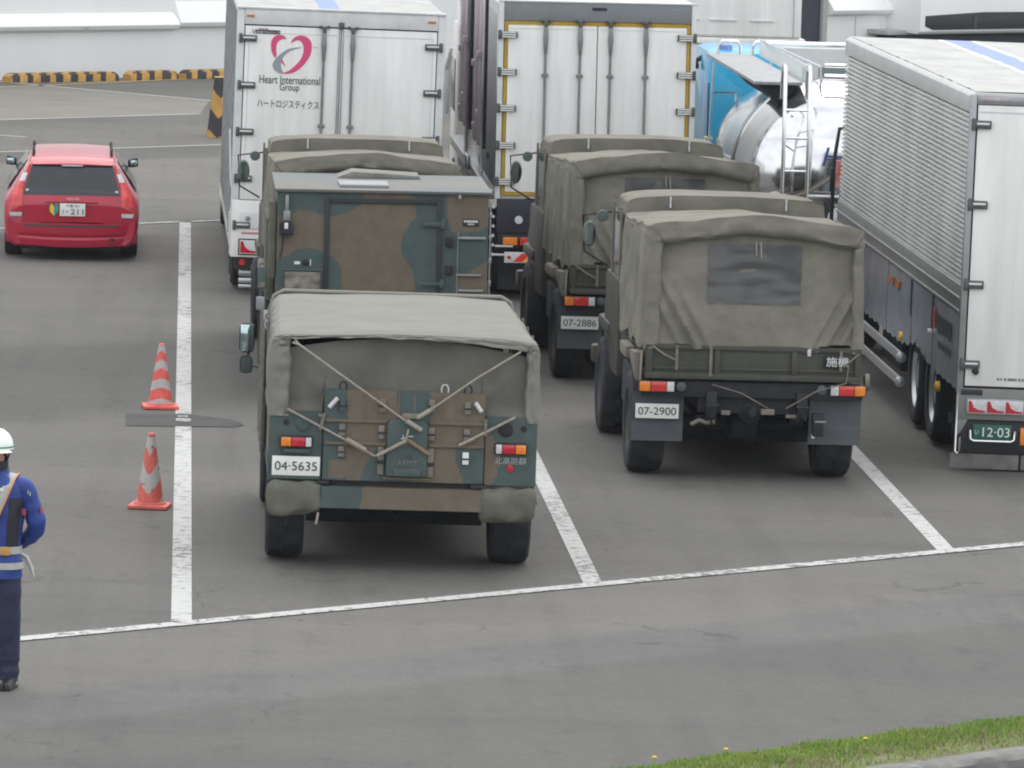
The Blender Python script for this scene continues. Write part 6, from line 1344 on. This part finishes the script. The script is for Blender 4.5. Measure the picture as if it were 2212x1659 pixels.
for s in (-1, 1):
    F = [(s * 0.10, 0.10, 1.30), (s * 0.115, 0.05, 1.425), (s * 0.115, -0.03, 1.430), (s * 0.10, -0.105, 1.365), (s * 0.06, -0.140, 1.25), (0.0, -0.146, 1.10), (-s * 0.03, -0.144, 1.02)]
    st = strap_(F, 0.030, 'harness_strap', M_refl, hb)
    strap_([(x + s * 0.032, y - 0.002 if y < 0 else y, z + 0.004) for x, y, z in F], 0.004, 'orange_piping', M_orange, st)
# trousers and shoes
b = MB(); b.rings([ell(0, 0.0, z, rx, ry, amp=0.0) for z, rx, ry in ((0.74, 0.158, 0.118), (0.80, 0.16, 0.118), (0.86, 0.15, 0.112))], cap=False)
for s in (-1, 1):
    P = [(s * 0.082, 0.0, 0.79), (s * 0.092, 0.0, 0.62), (s * 0.098, -0.005, 0.45), (s * 0.10, 0.01, 0.28), (s * 0.103, 0.01, 0.12), (s * 0.103, 0.0, 0.045)]
    pts = smoothpts(P, 10); n = len(pts)
    rr = [(0.098 - 0.030 * (i / (n - 1)) ** 0.7) * (1 + nz3(p.z * 9, s, 3, 1.4) * 0.06 + (0.06 * math.sin(p.z * 70) if p.z < 0.2 else 0)) for i, p in enumerate(pts)]
    b.tube(pts, rr, 24)
b.build('trousers', M_navy, ps, 70)
for s in (-1, 1):
    b = MB()
    def sh_(u, v):
        y = 0.07 - 0.25 * u; wd = 0.046 * (1 - 0.25 * abs(2 * u - 1) ** 3) * (0.15 if u in (0, 1) else 1); h = 0.085 if u < 0.35 else 0.085 - 0.04 * (u - .35) / .65
        t = math.pi * v; return (s * 0.108 + s * 0.02 * u + wd * math.cos(t), y, 0.006 + h * math.sin(t) ** 0.6)
    b.grid(sh_, 22, 14); b.box(s * 0.108 + s * 0.01 - 0.045, s * 0.108 + s * 0.01 + 0.045, -0.175, 0.07, 0.0, 0.02, 0.01); b.build('shoe', M_shoe, ps, 60)
# rolled flag held behind the back
fl = MB(); fl.tube([(0.05, 0.195, 0.90), (0.165, 0.175, 0.86), (0.205, 0.165, 0.79), (0.225, 0.16, 0.73)], [0.010, 0.018, 0.015, 0.006], 10)
fo = fl.build('rolled_flag', base_mat('flag_cloth', (0.50, 0.50, 0.50), 0.8, var=0.15, vscale=14, bump=0.4, bscale=14)); fo.location = ps.location; fo.rotation_euler = ps.rotation_euler
tag(fo, 'pale rolled signal flag held behind the back of the person in blue', 'flag')

# separate pieces of a kind become parts of their own
for o in [x for x in bpy.data.objects if x.type == 'MESH' and x.name.split('.')[0] in ('door_post', 'side_upright', 'tie_strap', 'panel_rib', 'door_hinge', 'steel_mud_flap', 'tow_shackle', 'air_coupling', 'rack_rail', 'opening_rib', 'door_latch', 'step_rail', 'bumper_bracket', 'gate_pin', 'gate_strap', 'corner_fitting', 'plate_seam', 'door_frame', 'white_mark', 'tank_band', 'dark_rod', 'stowage_bracket')]:
    if not kids(o): split_loose(o)

# thin haze volume added to lift the dark tones
hz = MB(); hz.box(-70, 90, -8, 150, -5.0, 14.0)
hm = bpy.data.materials.new('black_lift_haze'); hm.use_nodes = True; hn = hm.node_tree.nodes; hn.clear()
ho = hn.new('ShaderNodeOutputMaterial'); hv = hn.new('ShaderNodeVolumePrincipled'); hv.inputs['Color'].default_value = (0.90, 0.94, 1.0, 1); hv.inputs['Density'].default_value = 0.0002
hm.node_tree.links.new(hv.outputs[0], ho.inputs['Volume'])
tag(hz.build('haze', hm, None, 0), kind='stuff')
